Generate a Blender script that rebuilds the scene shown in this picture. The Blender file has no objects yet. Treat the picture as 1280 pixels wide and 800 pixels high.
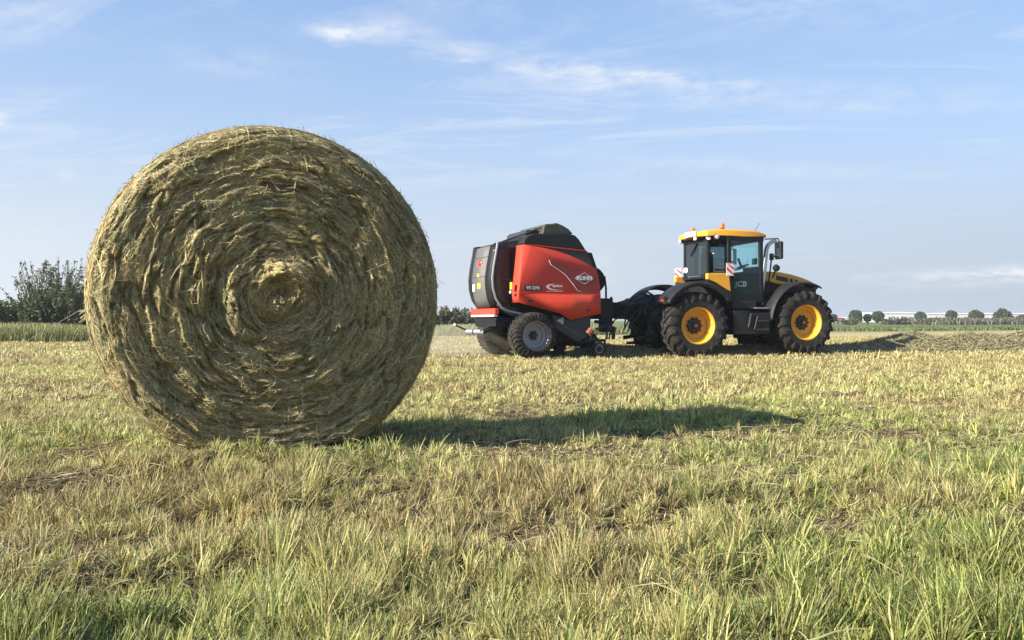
import bpy, bmesh, math, random
import numpy as np
from mathutils import Vector, Matrix
R_ = math.radians
rng = np.random.default_rng(7)
random.seed(7)
sc = bpy.context.scene
COL = sc.collection

# ------------------------------------------------------------------ camera, sky, sun, exposure
CAMZ = 0.79
F = 1005.0
cd = bpy.data.cameras.new('camera'); cam = bpy.data.objects.new('camera', cd); COL.objects.link(cam)
cam.location = (0, 0, CAMZ); cam.rotation_euler = (R_(90), 0, 0)
cd.sensor_width = 36; cd.lens = F / 1280 * 36; cd.clip_start = 0.05; cd.clip_end = 6000
sc.camera = cam
SUN_AZ = R_(27); SUN_EL = R_(25.5)          # light travels towards +X, turned SUN_AZ towards +Y
to_sun = Vector((-math.cos(SUN_AZ) * math.cos(SUN_EL), -math.sin(SUN_AZ) * math.cos(SUN_EL), math.sin(SUN_EL)))
ld = bpy.data.lights.new('sun', 'SUN'); ld.energy = 5.0; ld.angle = R_(0.5); ld.color = (1.0, 0.93, 0.82)
lo = bpy.data.objects.new('sun', ld); COL.objects.link(lo)
lo.rotation_euler = to_sun.to_track_quat('Z', 'Y').to_euler(); lo.location = (-20, -10, 20)
vs = sc.view_settings
sc.display_settings.display_device = 'sRGB'
vs.view_transform = 'Standard'; vs.look = 'None'; vs.exposure = 1.36; vs.gamma = 1.0; vs.use_curve_mapping = False

world = bpy.data.worlds.new('World'); sc.world = world; world.use_nodes = True
nt = world.node_tree; N = nt.nodes; L = nt.links
N.clear()

class G:
    """tiny helper for node graphs"""
    def __init__(s, tree): s.t = tree
    def n(s, typ, **kw):
        nd = s.t.nodes.new(typ)
        for k, v in kw.items():
            if k.startswith('i_'):
                nd.inputs[k[2:]].default_value = v
            else: setattr(nd, k, v)
        return nd
    def l(s, a, b): s.t.links.new(a, b)
    def m(s, op, a, b=None, c=None, clamp=False):
        nd = s.t.nodes.new('ShaderNodeMath'); nd.operation = op; nd.use_clamp = clamp
        for i, v in enumerate((a, b, c)):
            if v is None: continue
            if isinstance(v, (int, float)): nd.inputs[i].default_value = v
            else: s.t.links.new(v, nd.inputs[i])
        return nd.outputs[0]
    def ramp(s, fac, stops, interp='LINEAR'):
        nd = s.t.nodes.new('ShaderNodeValToRGB'); cr = nd.color_ramp; cr.interpolation = interp
        while len(cr.elements) < len(stops): cr.elements.new(0.5)
        for e, (p, c) in zip(cr.elements, stops):
            e.position = p; e.color = (*c, 1) if len(c) == 3 else c
        s.t.links.new(fac, nd.inputs[0]); return nd.outputs[0]
    def noise(s, vec, scale, detail=4, rough=0.55, dist=0.0):
        nd = s.t.nodes.new('ShaderNodeTexNoise')
        nd.inputs['Scale'].default_value = scale; nd.inputs['Detail'].default_value = detail
        nd.inputs['Roughness'].default_value = rough; nd.inputs['Distortion'].default_value = dist
        if vec is not None: s.t.links.new(vec, nd.inputs['Vector'])
        return nd.outputs['Fac']
    def mix(s, fac, a, b):
        nd = s.t.nodes.new('ShaderNodeMix'); nd.data_type = 'RGBA'
        for i, v in ((0, fac), (6, a), (7, b)):
            if isinstance(v, (int, float)): nd.inputs[i].default_value = v
            elif isinstance(v, tuple): nd.inputs[i].default_value = (*v, 1)
            else: s.t.links.new(v, nd.inputs[i])
        return nd.outputs[2]

g = G(nt)
tc = g.n('ShaderNodeTexCoord')
sky = g.n('ShaderNodeTexSky', sky_type='NISHITA', sun_disc=False, sun_elevation=SUN_EL)
sky.sun_rotation = math.atan2(to_sun.x, to_sun.y)
sky.altitude = 0; sky.air_density = 1.0; sky.dust_density = 0.6; sky.ozone_density = 1.6
sep = g.n('ShaderNodeSeparateXYZ'); g.l(tc.outputs['Generated'], sep.inputs[0])
X, Y, Z = sep.outputs
# high thin cloud on a flat layer overhead
zz = g.m('ADD', g.m('MAXIMUM', Z, 0.0), 0.10)
px = g.m('DIVIDE', X, zz); py = g.m('DIVIDE', Y, zz)
cmb = g.n('ShaderNodeCombineXYZ')
g.l(g.m('ADD', g.m('MULTIPLY', px, 0.30), g.m('MULTIPLY', py, 0.10)), cmb.inputs[0])
g.l(g.m('ADD', g.m('MULTIPLY', py, 0.95), g.m('MULTIPLY', px, 0.10)), cmb.inputs[1])
c1 = g.noise(cmb.outputs[0], 2.4, 10, 0.68, 1.3)
c2 = g.noise(cmb.outputs[0], 0.55, 3, 0.5)
cir = g.m('MULTIPLY', g.ramp(c1, [(0.50, (0, 0, 0)), (0.80, (1, 1, 1))]), g.ramp(c2, [(0.34, (0, 0, 0)), (0.56, (1, 1, 1))]))
cir = g.m('MULTIPLY', g.m('MULTIPLY', cir, 0.8), g.m('MULTIPLY', Z, 5.0, clamp=True))
# a few small separate clouds, by azimuth and elevation
az = g.m('ARCTAN2', X, Y)
hyp = g.m('SQRT', g.m('ADD', g.m('MULTIPLY', X, X), g.m('MULTIPLY', Y, Y)))
el = g.m('ARCTAN2', Z, hyp)
cv = g.n('ShaderNodeCombineXYZ'); g.l(az, cv.inputs[0]); g.l(g.m('MULTIPLY', el, 2.6), cv.inputs[1])
pn = g.noise(cv.outputs[0], 22, 5, 0.62)
tot = None
for a, e, wa, we, k in ((0.535, 0.048, 0.075, 0.0075, 1.0), (0.497, 0.041, 0.05, 0.006, 0.5), (0.430, 0.0475, 0.022, 0.0045, .8), (0.567, 0.050, 0.02, 0.008, 0.6),
                        (0.114, 0.066, 0.010, 0.012, 0.55), (0.115, 0.048, 0.014, 0.009, 0.3), (-0.213, 0.335, 0.030, 0.010, 0.95), (-0.150, 0.345, 0.05, 0.010, 0.45),
                        (-0.567, 0.207, 0.010, 0.008, 0.9), (-0.504, 0.158, 0.012, 0.007, 0.4), (0.10, 0.30, 0.20, 0.012, 0.36), (0.24, 0.275, 0.26, 0.010, 0.34), (0.36, 0.245, 0.26, 0.008, 0.3),
                        (0.34, 0.35, 0.16, 0.03, 0.22), (-0.55, 0.31, 0.06, 0.02, 0.30), (0.30, 0.18, 0.22, 0.010, 0.26), (-0.33, 0.29, 0.09, 0.02, 0.22)):
    dx = g.m('DIVIDE', g.m('SUBTRACT', az, a), wa); dz = g.m('DIVIDE', g.m('SUBTRACT', g.m('ADD', el, g.m('MULTIPLY', g.m('SUBTRACT', az, a), 0.12 if wa > .15 else 0)), e), we)
    q = g.m('EXPONENT', g.m('MULTIPLY', g.m('ADD', g.m('MULTIPLY', dx, dx), g.m('MULTIPLY', dz, dz)), -1.0))
    q = g.m('MULTIPLY', q, k)
    tot = q if tot is None else g.m('ADD', tot, q)
puff = g.m('MULTIPLY', tot, g.ramp(pn, [(0.33, (0, 0, 0)), (0.62, (1, 1, 1))]))
cl = g.m('MINIMUM', g.m('ADD', cir, puff), 0.92)
# pale air low over the horizon, lighter on the sun's side
hz_side = g.m('MULTIPLY_ADD', X, 0.9, 0.5, clamp=True)
hz_col = g.mix(hz_side, (3.40, 3.66, 3.98), (2.25, 2.62, 3.12))
elc = g.m('MULTIPLY', g.m('MAXIMUM', el, 0.0), 6.0)
hz_w = g.m('MULTIPLY', g.m('EXPONENT', g.m('MULTIPLY', g.m('MULTIPLY', elc, elc), -1.0)), 0.96)
tinted = g.n('ShaderNodeMix', data_type='RGBA', blend_type='MULTIPLY'); tinted.inputs[0].default_value = 1.0
g.l(sky.outputs[0], tinted.inputs[6]); tinted.inputs[7].default_value = (0.85, 0.91, 1.02, 1)
grad = g.ramp(g.m('MULTIPLY', el, 1.25), [(0.0, (.48, .54, .64)), (0.10, (.46, .55, .70)), (0.25, (.415, .555, .775)), (0.45, (.325, .480, .760)), (0.8, (.22, .38, .68))])
gs = g.n('ShaderNodeVectorMath', operation='SCALE'); g.l(grad, gs.inputs[0]); gs.inputs['Scale'].default_value = 5.0
skyb = g.mix(hz_w, g.mix(0.75, tinted.outputs[2], gs.outputs[0]), hz_col)
skyc = g.mix(cl, skyb, (3.9, 4.05, 4.3))
bg = g.n('ShaderNodeBackground'); g.l(skyc, bg.inputs[0]); bg.inputs[1].default_value = 0.09
out = g.n('ShaderNodeOutputWorld'); g.l(bg.outputs[0], out.inputs[0])

# ------------------------------------------------------------------ numpy noise
def _hash(ix, iy, iz, seed):
    h = (ix.astype(np.int64) * 374761393 + iy.astype(np.int64) * 668265263 + iz.astype(np.int64) * 2147483647 + seed * 974711) & 0xffffffff
    h = ((h ^ (h >> 13)) * 1274126177) & 0xffffffff
    h = ((h ^ (h >> 16)) * 2246822519) & 0xffffffff
    h = h ^ (h >> 15)
    return (h & 0xffffff) / float(0xffffff)
def vn(x, y, z=0.0, seed=0):
    x, y, z = np.broadcast_arrays(np.asarray(x, float), np.asarray(y, float), np.asarray(z, float))
    ix, iy, iz = np.floor(x), np.floor(y), np.floor(z)
    fx, fy, fz = x - ix, y - iy, z - iz
    fx, fy, fz = (t * t * (3 - 2 * t) for t in (fx, fy, fz))
    r = 0
    for a in (0, 1):
        for b in (0, 1):
            for c in (0, 1):
                w = (fx if a else 1 - fx) * (fy if b else 1 - fy) * (fz if c else 1 - fz)
                r = r + w * _hash(ix + a, iy + b, iz + c, seed)
    return r * 2 - 1
def fbm(x, y, z=0.0, seed=0, o=3, rough=0.5):
    a, s, t = 1.0, 0, 0
    for i in range(o):
        s = s + a * vn(x * 2 ** i, y * 2 ** i, np.asarray(z) * 2 ** i, seed + i * 17); t += a; a *= rough
    return s / t
def sst(a, b, x):
    t = np.clip((x - a) / (b - a), 0, 1); return t * t * (3 - 2 * t)

# ------------------------------------------------------------------ materials
def principled(name, base, rough=0.5, metal=0.0, var=0.0, vscale=8.0, bump=0.0, bscale=30.0, coat=0.0, dirt=None, dscale=3.0, spec=0.5):
    if max(base) > .1 and metal < .9: base = tuple(x * .76 for x in base)
    if dirt: dirt = tuple(x * .85 for x in dirt)
    m = bpy.data.materials.new(name); m.use_nodes = True; g = G(m.node_tree)
    b = m.node_tree.nodes['Principled BSDF']
    b.inputs['Roughness'].default_value = rough; b.inputs['Metallic'].default_value = metal
    b.inputs['Coat Weight'].default_value = coat; b.inputs['Coat Roughness'].default_value = 0.12
    b.inputs['Specular IOR Level'].default_value = spec
    t = g.n('ShaderNodeTexCoord').outputs['Object']
    c = (*base, 1)
    if var > 0 or dirt:
        nz = g.noise(t, vscale, 5, 0.6)
        lo = tuple(max(0, x * (1 - var)) for x in base); hi = tuple(min(1, x * (1 + var)) for x in base)
        c = g.ramp(nz, [(0.3, lo), (0.7, hi)])
        if dirt:
            nd = g.noise(t, dscale, 6, 0.65, 0.4)
            c = g.mix(g.ramp(nd, [(0.50, (0, 0, 0)), (0.82, (0.55, 0.55, 0.55))]), c, dirt)
            r = g.m('ADD', rough, g.m('MULTIPLY', nd, 0.25)); g.l(r, b.inputs['Roughness'])
        g.l(c, b.inputs['Base Color'])
    else: b.inputs['Base Color'].default_value = c
    if bump > 0:
        bn = g.n('ShaderNodeBump'); bn.inputs['Strength'].default_value = bump; bn.inputs['Distance'].default_value = 0.01
        g.l(g.noise(t, bscale, 5, 0.6), bn.inputs['Height']); g.l(bn.outputs[0], b.inputs['Normal'])
    return m
def blade_mat(name, trans=0.3, rough=0.55, spec=0.35):
    m = bpy.data.materials.new(name); m.use_nodes = True; g = G(m.node_tree)
    b = m.node_tree.nodes['Principled BSDF']; o = m.node_tree.nodes['Material Output']
    a = g.n('ShaderNodeAttribute', attribute_name='Col')
    g.l(a.outputs['Color'], b.inputs['Base Color']); b.inputs['Roughness'].default_value = rough
    b.inputs['Specular IOR Level'].default_value = spec
    tr = g.n('ShaderNodeBsdfTranslucent'); g.l(a.outputs['Color'], tr.inputs[0])
    mx = g.n('ShaderNodeMixShader'); mx.inputs[0].default_value = trans
    g.l(b.outputs[0], mx.inputs[1]); g.l(tr.outputs[0], mx.inputs[2]); g.l(mx.outputs[0], o.inputs[0])
    return m
def glass_mat(name, tint, gloss=1.0):
    m = bpy.data.materials.new(name); m.use_nodes = True; g = G(m.node_tree); m.node_tree.nodes.clear()
    t = g.n('ShaderNodeBsdfTransparent'); t.inputs[0].default_value = (*[x ** .5 for x in tint], 1)
    s = g.n('ShaderNodeBsdfGlossy'); s.inputs['Roughness'].default_value = 0.03; s.inputs[0].default_value = (.9, .95, .95, 1)
    f = g.n('ShaderNodeLayerWeight'); f.inputs[0].default_value = 0.5; fz = g.m('MULTIPLY_ADD', g.m('POWER', f.outputs['Facing'], 4.0), 0.9, 0.03)
    mx = g.n('ShaderNodeMixShader'); g.l(g.m('MULTIPLY', fz, gloss, clamp=True), mx.inputs[0]); g.l(t.outputs[0], mx.inputs[1]); g.l(s.outputs[0], mx.inputs[2])
    o = g.n('ShaderNodeOutputMaterial'); g.l(mx.outputs[0], o.inputs[0]); return m

DUST = (0.30, 0.26, 0.18)
M = dict(
    yellow=principled('yellow_paint', (0.86, 0.40, 0.015), 0.38, var=0.05, coat=0.35, dirt=(0.45, 0.30, 0.08), dscale=2.2),
    rimyellow=principled('dusty_rim_yellow', (0.84, 0.40, 0.02), 0.5, var=0.08, coat=0.1, dirt=(0.40, 0.28, 0.12), dscale=5),
    black=principled('black_plastic', (0.011, 0.0115, 0.013), 0.45, var=0.3, spec=.3, dirt=(0.030, 0.028, 0.022), dscale=3),
    frame=principled('frame_black', (0.007, 0.0075, 0.009), 0.45, var=0.3, spec=.25, dirt=(0.020, 0.018, 0.014), dscale=4),
    rubber=principled('rubber', (0.018, 0.0165, 0.015), 0.82, var=0.25, vscale=6, dirt=(0.17, 0.14, 0.10), dscale=5, bump=0.3, bscale=60, spec=0.3),
    red=principled('red_paint', (0.70, 0.062, 0.032), 0.55, var=0.05, vscale=2, coat=0.0, spec=.3, dirt=(0.46, 0.14, 0.09), dscale=1.4),
    darkred=principled('dark_red_graphic', (0.24, 0.024, 0.018), 0.45, var=0.1),
    white=principled('white_paint', (0.78, 0.78, 0.76), 0.45, var=0.05),
    silver=principled('silver_rim_paint', (0.30, 0.32, 0.35), 0.4, metal=0.35, var=0.12, dirt=(0.30, 0.27, 0.22), dscale=6),
    steel=principled('polished_steel', (0.50, 0.48, 0.45), 0.33, metal=1.0, var=0.08, bump=0.1),
    greypanel=principled('grey_panel', (0.12, 0.122, 0.122), 0.5, var=0.1, vscale=3, dirt=(0.24, 0.21, 0.15), dscale=1.6),
    darkgrey=principled('dark_grey_metal', (0.030, 0.033, 0.037), 0.5, var=0.2, spec=.35, dirt=(0.06, 0.055, 0.04), dscale=3),
    brown=principled('chamber_brown', (0.030, 0.015, 0.013), 0.6, var=0.3, bump=0.2, bscale=12),
    olive=principled('dusty_deflector', (0.050, 0.048, 0.032), 0.6, var=0.3, dirt=(0.14, 0.13, 0.07), dscale=3),
    orange=principled('orange_lens', (0.85, 0.17, 0.02), 0.25, coat=0.5),
    redlens=principled('red_lens', (0.25, 0.015, 0.012), 0.25, coat=0.5),
    lens=principled('clear_lens', (0.80, 0.80, 0.78), 0.2, coat=0.6),
    yel2=principled('yellow_sticker', (0.85, 0.72, 0.05), 0.5),
    seat=principled('seat_fabric', (0.02, 0.02, 0.022), 0.9, bump=0.2),
    letter=principled('grey_lettering', (0.20, 0.26, 0.25), 0.5),
    label=principled('dark_label', (0.035, 0.03, 0.04), 0.5),
    hub=principled('hub_black', (0.012, 0.012, 0.012), 0.5),
    glass=glass_mat('cab_glass', (0.66, 0.86, 0.88)),
    tint=glass_mat('tinted_glass', (0.16, 0.20, 0.20), 1.3),
    grass=blade_mat('grass_blade', 0.38), hay=blade_mat('hay_strand', 0.15, 0.7, 0.2), leaf=blade_mat('leaf', 0.25, 0.5),
    bark=principled('bark', (0.10, 0.08, 0.055), 0.9, var=0.3, bump=0.5, bscale=20),
    straw=principled('straw', (0.62, 0.55, 0.28), 0.6),
    thread=principled('net_thread', (0.72, 0.72, 0.58), 0.5),
)

# ------------------------------------------------------------------ object helpers
def tag(o, label=None, cat=None, group=None, kind=None):
    for k, v in (('label', label), ('category', cat), ('group', group), ('kind', kind)):
        if v: o[k] = v
    return o
def empty(name, loc=(0, 0, 0), rz=0, parent=None):
    o = bpy.data.objects.new(name, None); COL.objects.link(o); o.location = loc; o.rotation_euler = (0, 0, rz); o.empty_display_size = 0.2
    if parent: o.parent = parent
    return o
def ribbons(name, P, side, width, color, mat, parent=None, taper=None, tone=0.70):
    """P (N,K,3) centre lines, side (N,3) unit vectors, width (N), color (N,3)"""
    Nn, K, _ = P.shape
    if taper is None: taper = np.linspace(1, 0.25, K)
    off = side[:, None, :] * (width[:, None] * np.asarray(taper)[None, :] * 0.5)[:, :, None]
    V = np.stack([P - off, P + off], axis=2).reshape(-1, 3).astype(np.float32)
    b = (np.arange(Nn) * K * 2)[:, None] + (np.arange(K - 1) * 2)[None, :]
    Q = np.stack([b, b + 1, b + 3, b + 2], axis=-1).reshape(-1, 4)
    C = np.repeat(np.concatenate([color * tone, np.ones((Nn, 1))], 1), K * 2, axis=0)
    return npmesh(name, V, Q, C, mat, parent)
def npmesh(name, V, Q, C=None, mat=None, parent=None, smooth=False):
    me = bpy.data.meshes.new(name)
    me.vertices.add(len(V)); me.vertices.foreach_set('co', np.ascontiguousarray(V, np.float32).ravel())
    k = Q.shape[1]
    me.loops.add(Q.size); me.loops.foreach_set('vertex_index', np.ascontiguousarray(Q, np.int32).ravel())
    me.polygons.add(len(Q)); me.polygons.foreach_set('loop_start', (np.arange(len(Q)) * k).astype(np.int32))
    if smooth: me.polygons.foreach_set('use_smooth', np.ones(len(Q), bool))
    me.update(calc_edges=True)
    if C is not None:
        at = me.color_attributes.new('Col', 'FLOAT_COLOR', 'POINT'); at.data.foreach_set('color', np.ascontiguousarray(C, np.float32).ravel())
    if mat: me.materials.append(mat)
    o = bpy.data.objects.new(name, me); COL.objects.link(o)
    if parent: o.parent = parent
    return o

class MB:
    def __init__(s): s.v = []; s.f = []
    def add(s, vs_, fs):
        b = len(s.v); s.v += [tuple(p) for p in vs_]; s.f += [[b + i for i in f] for f in fs]; return s
    def box(s, c, d, rot=None):
        ps = [Vector(((i & 1) - .5, ((i >> 1) & 1) - .5, ((i >> 2) & 1) - .5)) for i in range(8)]
        ps = [Vector((p.x * d[0], p.y * d[1], p.z * d[2])) for p in ps]
        if rot: ps = [rot @ p for p in ps]
        ps = [p + Vector(c) for p in ps]
        return s.add(ps, [(0, 1, 3, 2), (4, 6, 7, 5), (0, 4, 5, 1), (2, 3, 7, 6), (0, 2, 6, 4), (1, 5, 7, 3)])
    def prism(s, pts, y0, y1):
        n = len(pts)
        return s.add([(p[0], y0, p[1]) for p in pts] + [(p[0], y1, p[1]) for p in pts],
                     [list(range(n)), list(range(2 * n - 1, n - 1, -1))] + [(i, (i + 1) % n, n + (i + 1) % n, n + i) for i in range(n)])
    def loft(s, A, B):
        """strip solid between two polylines of equal length, thin"""
        n = len(A)
        return s.add(list(A) + list(B), [(i, i + 1, n + i + 1, n + i) for i in range(n - 1)])
    def tube(s, path, r, n=8, cap=True):
        path = [Vector(p) for p in path]; rr = r if isinstance(r, (list, tuple)) else [r] * len(path)
        vs_, fs = [], []; up = None
        for i, p in enumerate(path):
            t = (path[min(i + 1, len(path) - 1)] - path[max(i - 1, 0)]).normalized()
            if up is None: up = Vector((0, 0, 1)) if abs(t.z) < .9 else Vector((1, 0, 0))
            a = t.cross(up).normalized(); b = t.cross(a).normalized(); up = -b if b.dot(up) < 0 else b
            for k in range(n):
                an = 2 * math.pi * k / n; vs_.append(p + a * math.cos(an) * rr[i] + b * math.sin(an) * rr[i])
        m = len(path)
        for i in range(m - 1):
            for k in range(n): fs.append((i * n + k, i * n + (k + 1) % n, (i + 1) * n + (k + 1) % n, (i + 1) * n + k))
        if cap: fs += [list(range(n)), list(range((m - 1) * n, m * n))]
        return s.add(vs_, fs)
    def lathe(s, prof, c=(0, 0, 0), n=48, close=False):
        """prof [(r, y)] about the Y axis"""
        vs_, fs = [], []; m = len(prof)
        for k in range(n):
            a = 2 * math.pi * k / n
            for r, y in prof: vs_.append((c[0] + r * math.cos(a), c[1] + y, c[2] + r * math.sin(a)))
        for k in range(n):
            for i in range(m if close else m - 1):
                j = (i + 1) % m; k2 = (k + 1) % n
                fs.append((k * m + i, k * m + j, k2 * m + j, k2 * m + i))
        return s.add(vs_, fs)
    def build(s, name, mat, parent=None, bevel=0.0, smooth=35, solid=0.0, loc=None, seg=2):
        me = bpy.data.meshes.new(name); me.from_pydata([tuple(v) for v in s.v], [], s.f)
        bm = bmesh.new(); bm.from_mesh(me)
        bmesh.ops.remove_doubles(bm, verts=bm.verts, dist=1e-5)
        bmesh.ops.recalc_face_normals(bm, faces=bm.faces); bm.to_mesh(me); bm.free()
        me.materials.append(mat)
        me.polygons.foreach_set('use_smooth', np.ones(len(me.polygons), bool))
        try: me.set_sharp_from_angle(angle=R_(smooth))
        except Exception: pass
        o = bpy.data.objects.new(name, me); COL.objects.link(o)
        if solid: md = o.modifiers.new('s', 'SOLIDIFY'); md.thickness = solid; md.offset = 0
        if bevel: md = o.modifiers.new('b', 'BEVEL'); md.width = bevel; md.segments = seg; md.limit_method = 'ANGLE'; md.harden_normals = True
        if parent: o.parent = parent
        if loc: o.location = loc
        return o
def text(name, s, size, mat, parent, loc, ext=0.003, shear=0.0, bold=0.0, sx=1.0):
    """text standing in the XZ plane, facing -Y; loc = centre"""
    cu = bpy.data.curves.new(name, 'FONT'); cu.body = s; cu.size = size; cu.extrude = ext; cu.align_x = 'CENTER'; cu.align_y = 'CENTER'; cu.shear = shear; cu.offset = bold
    t = bpy.data.objects.new('tmp', cu); COL.objects.link(t)
    dg = bpy.context.evaluated_depsgraph_get(); me = bpy.data.meshes.new_from_object(t.evaluated_get(dg)); bpy.data.objects.remove(t)
    me.materials.clear(); me.materials.append(mat)
    o = bpy.data.objects.new(name, me); COL.objects.link(o); o.parent = parent; o.location = loc; o.rotation_euler = (R_(90), 0, 0); o.scale = (sx, 1, 1)
    return o

# ------------------------------------------------------------------ terrain
def H(x, y):
    x = np.asarray(x, float); y = np.asarray(y, float)
    h = 0.022 * fbm(x * 0.9, y * 1.3, 0, 3, 3) + 0.03 * fbm(x * .22, y * .3, 0, 5, 2)
    h = h + (0.014 * fbm(x * 3.0, y * 3.4, 0, 13, 2) + .012 * fbm(x * 8, y * 8, 0, 15, 2)) * sst(9, 5, y)
    h = h * sst(0.2, 2.5, np.hypot(x + 1.5, y - 4.85) - 0.2)                       # level under the bale
    h = h - 0.13 * np.exp(-((y - 2.95 + .05 * x) / .17) ** 2) * sst(0.0, 0.45, fbm(x * 1.4, y * .7, 0, 9, 2) + .15)   # broken hollow
    h = h - 0.10 * np.exp(-((y - 2.25) / .16) ** 2) * sst(0.0, 0.4, fbm(x * 1.1 + 5, y, 0, 11, 2))
    h = h + 0.04 * np.exp(-((y - 3.75 - .05 * x) / .4) ** 2)
    h = h + 0.075 * np.exp(-((y - 3.98 - .45 * (x + 1.26)) / .17) ** 2) * np.exp(-((x + 1.26) / .8) ** 2)
    h = h + 0.065 * np.exp(-((x + 1.5) ** 2 + (y - 4.85) ** 2) / 1.0)           # the bale rests on a slight rise
    h = h - 0.12 * sst(14.8, 17.3, y)
    return h
def graded(lo, hi, fine_lo, fine_hi, step, grow=1.18):
    a = list(np.arange(fine_lo, fine_hi, step)); s = step
    v = a[-1]
    while v < hi: s *= grow; v += s; a.append(v)
    s = step; v = a[0]; pre = []
    while v > lo: s *= grow; v -= s; pre.append(v)
    return np.array(pre[::-1] + a)
gx = graded(-2500, 2500, -7, 9, 0.09); gy = graded(-200, 4000, 0.6, 22, 0.09)
GX, GY = np.meshgrid(gx, gy)
GZ = H(GX, GY)
nx, ny = len(gx), len(gy)
idx = np.arange(nx * ny).reshape(ny, nx)
Q = np.stack([idx[:-1, :-1], idx[:-1, 1:], idx[1:, 1:], idx[1:, :-1]], -1).reshape(-1, 4)
gm = bpy.data.materials.new('field_soil'); gm.use_nodes = True; g = G(gm.node_tree); b = gm.node_tree.nodes['Principled BSDF']
t = g.n('ShaderNodeTexCoord').outputs['Object']; sp = g.n('ShaderNodeSeparateXYZ'); g.l(t, sp.inputs[0])
n1 = g.noise(t, 45, 6, 0.7); n2 = g.noise(t, 2.5, 4, 0.6)
soil = g.ramp(n1, [(0.3, (0.05, 0.038, 0.022)), (0.5, (0.16, 0.125, 0.065)), (0.72, (0.34, 0.29, 0.15))])
mp = g.n('ShaderNodeMapping'); g.l(t, mp.inputs[0]); mp.inputs['Scale'].default_value = (0.12, 1.0, 1); mp.inputs['Rotation'].default_value = (0, 0, R_(-12))
n3 = g.noise(mp.outputs[0], 0.35, 5, 0.6); n4 = g.noise(t, 6, 5, 0.7)
stub = g.mix(g.m('MULTIPLY', n4, 0.6), g.ramp(n3, [(0.35, (0.38, 0.32, 0.16)), (0.6, (0.47, 0.39, 0.20)), (0.75, (0.33, 0.33, 0.14))]), (0.31, 0.25, 0.13))
grn = g.ramp(n3, [(0.3, (0.08, 0.12, 0.04)), (0.7, (0.16, 0.19, 0.07))])
dist = g.m('SUBTRACT', sp.outputs[1], g.m('MULTIPLY', sp.outputs[0], 0.45))
far = g.ramp(g.m('MULTIPLY', g.m('SUBTRACT', sp.outputs[1], 8), 0.05), [(0, (0, 0, 0)), (1, (1, 1, 1))])
c = g.mix(far, soil, stub)
c = g.mix(g.ramp(g.m('MULTIPLY', g.m('SUBTRACT', dist, 42), 0.06), [(0, (0, 0, 0)), (1, (1, 1, 1))]), c, grn)
g.l(c, b.inputs['Base Color']); b.inputs['Roughness'].default_value = 0.95; b.inputs['Specular IOR Level'].default_value = 0.1
bn = g.n('ShaderNodeBump'); bn.inputs['Strength'].default_value = 0.9; bn.inputs['Distance'].default_value = 0.03; g.l(n1, bn.inputs['Height']); g.l(bn.outputs[0], b.inputs['Normal'])
ground = npmesh('ground', np.stack([GX, GY, GZ], -1).reshape(-1, 3), Q, None, gm, smooth=True)
tag(ground, 'mown hay field of pale stubble reaching to the horizon', 'ground', kind='structure')

# ------------------------------------------------------------------ grass
BC = np.array([-1.246, 4.302]); BPH = R_(25); BR = 0.919; BW = 1.2       # bale face centre, turn, radius, width
Bin = np.array([-math.sin(BPH), math.cos(BPH)]); Be = np.array([math.cos(BPH), math.sin(BPH)])
def under_bale(x, y):
    dx, dy = x - BC[0], y - BC[1]
    a = dx * Be[0] + dy * Be[1]; d = dx * Bin[0] + dy * Bin[1]
    return (np.abs(a) < 0.42) & (d > -0.0) & (d < BW + 0.02)
# dry stubble further out is bleached, the long grass nearer is darker
PAL = dict(straw=(0.76, 0.64, 0.285), pale=(0.80, 0.77, 0.32), brown=(0.38, 0.285, 0.135), lime=(0.58, 0.61, 0.18), green=(0.25, 0.33, 0.095), dark=(0.07, 0.11, 0.03))
PALA = np.array([PAL[k] for k in ('straw', 'pale', 'brown', 'lime', 'green', 'dark')])
def greenness(x, y):
    """share of green against straw, by place"""
    gz = -0.15 + 0.0 * x
    gz = gz + 0.50 * np.exp(-((y - 5.6 - .05 * x) / .9) ** 2) + 0.35 * np.exp(-((y - 4.3) / .4) ** 2)
    gz = gz - 0.35 * np.exp(-((y - 3.35 + .08 * x) / .45) ** 2) * (0.5 + 0.5 * sst(1.3, 0.0, x))
    gz = gz + 0.55 * sst(2.9, 2.1, y) + .25 * sst(6, 4.8, y) + 0.45 * sst(0.3, 2.0, x) * sst(5.5, 4.0, y)
    gz = gz + 0.5 * np.exp(-((y - 10 - .1 * x) / 1.2) ** 2) * sst(-.1, .5, fbm(x * .35, y * .6, 0, 41, 2)) - 0.3 * sst(11, 15, y)
    gz = gz + (1.0 * fbm(x * .20 + .1 * y, y * 1.7, 0, 35, 3) + .0) * sst(4.5, 6.5, y)
    gz = gz + 0.85 * fbm(x * 1.1, y * 1.5, 0, 31, 3) + 0.35 * fbm(x * 4, y * 4, 0, 33, 2)
    return gz
def margins(y0, y1, dens, slope=0.70, inner=0.8, wide=3.4):
    """thinner cover on both flanks of the ground scatter() fills"""
    n = int(dens * 2 * (wide - inner) * (y1 - y0)); y = y0 + (y1 - y0) * rng.random(n); o = inner + (wide - inner) * rng.random(n)
    return (slope * y + o) * np.sign(rng.random(n) - .5), y
def scatter(y0, y1, dens, margin=0.8, slope=0.70):
    area = (slope * (y0 + y1) + 2 * margin) * (y1 - y0); n = int(area * dens)
    y = np.sqrt(rng.random(n) * ((y1 + 1) ** 2 - (y0 + 1) ** 2) + (y0 + 1) ** 2) - 1
    x = (rng.random(n) * 2 - 1) * (slope * y + margin)
    return x, y
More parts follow.
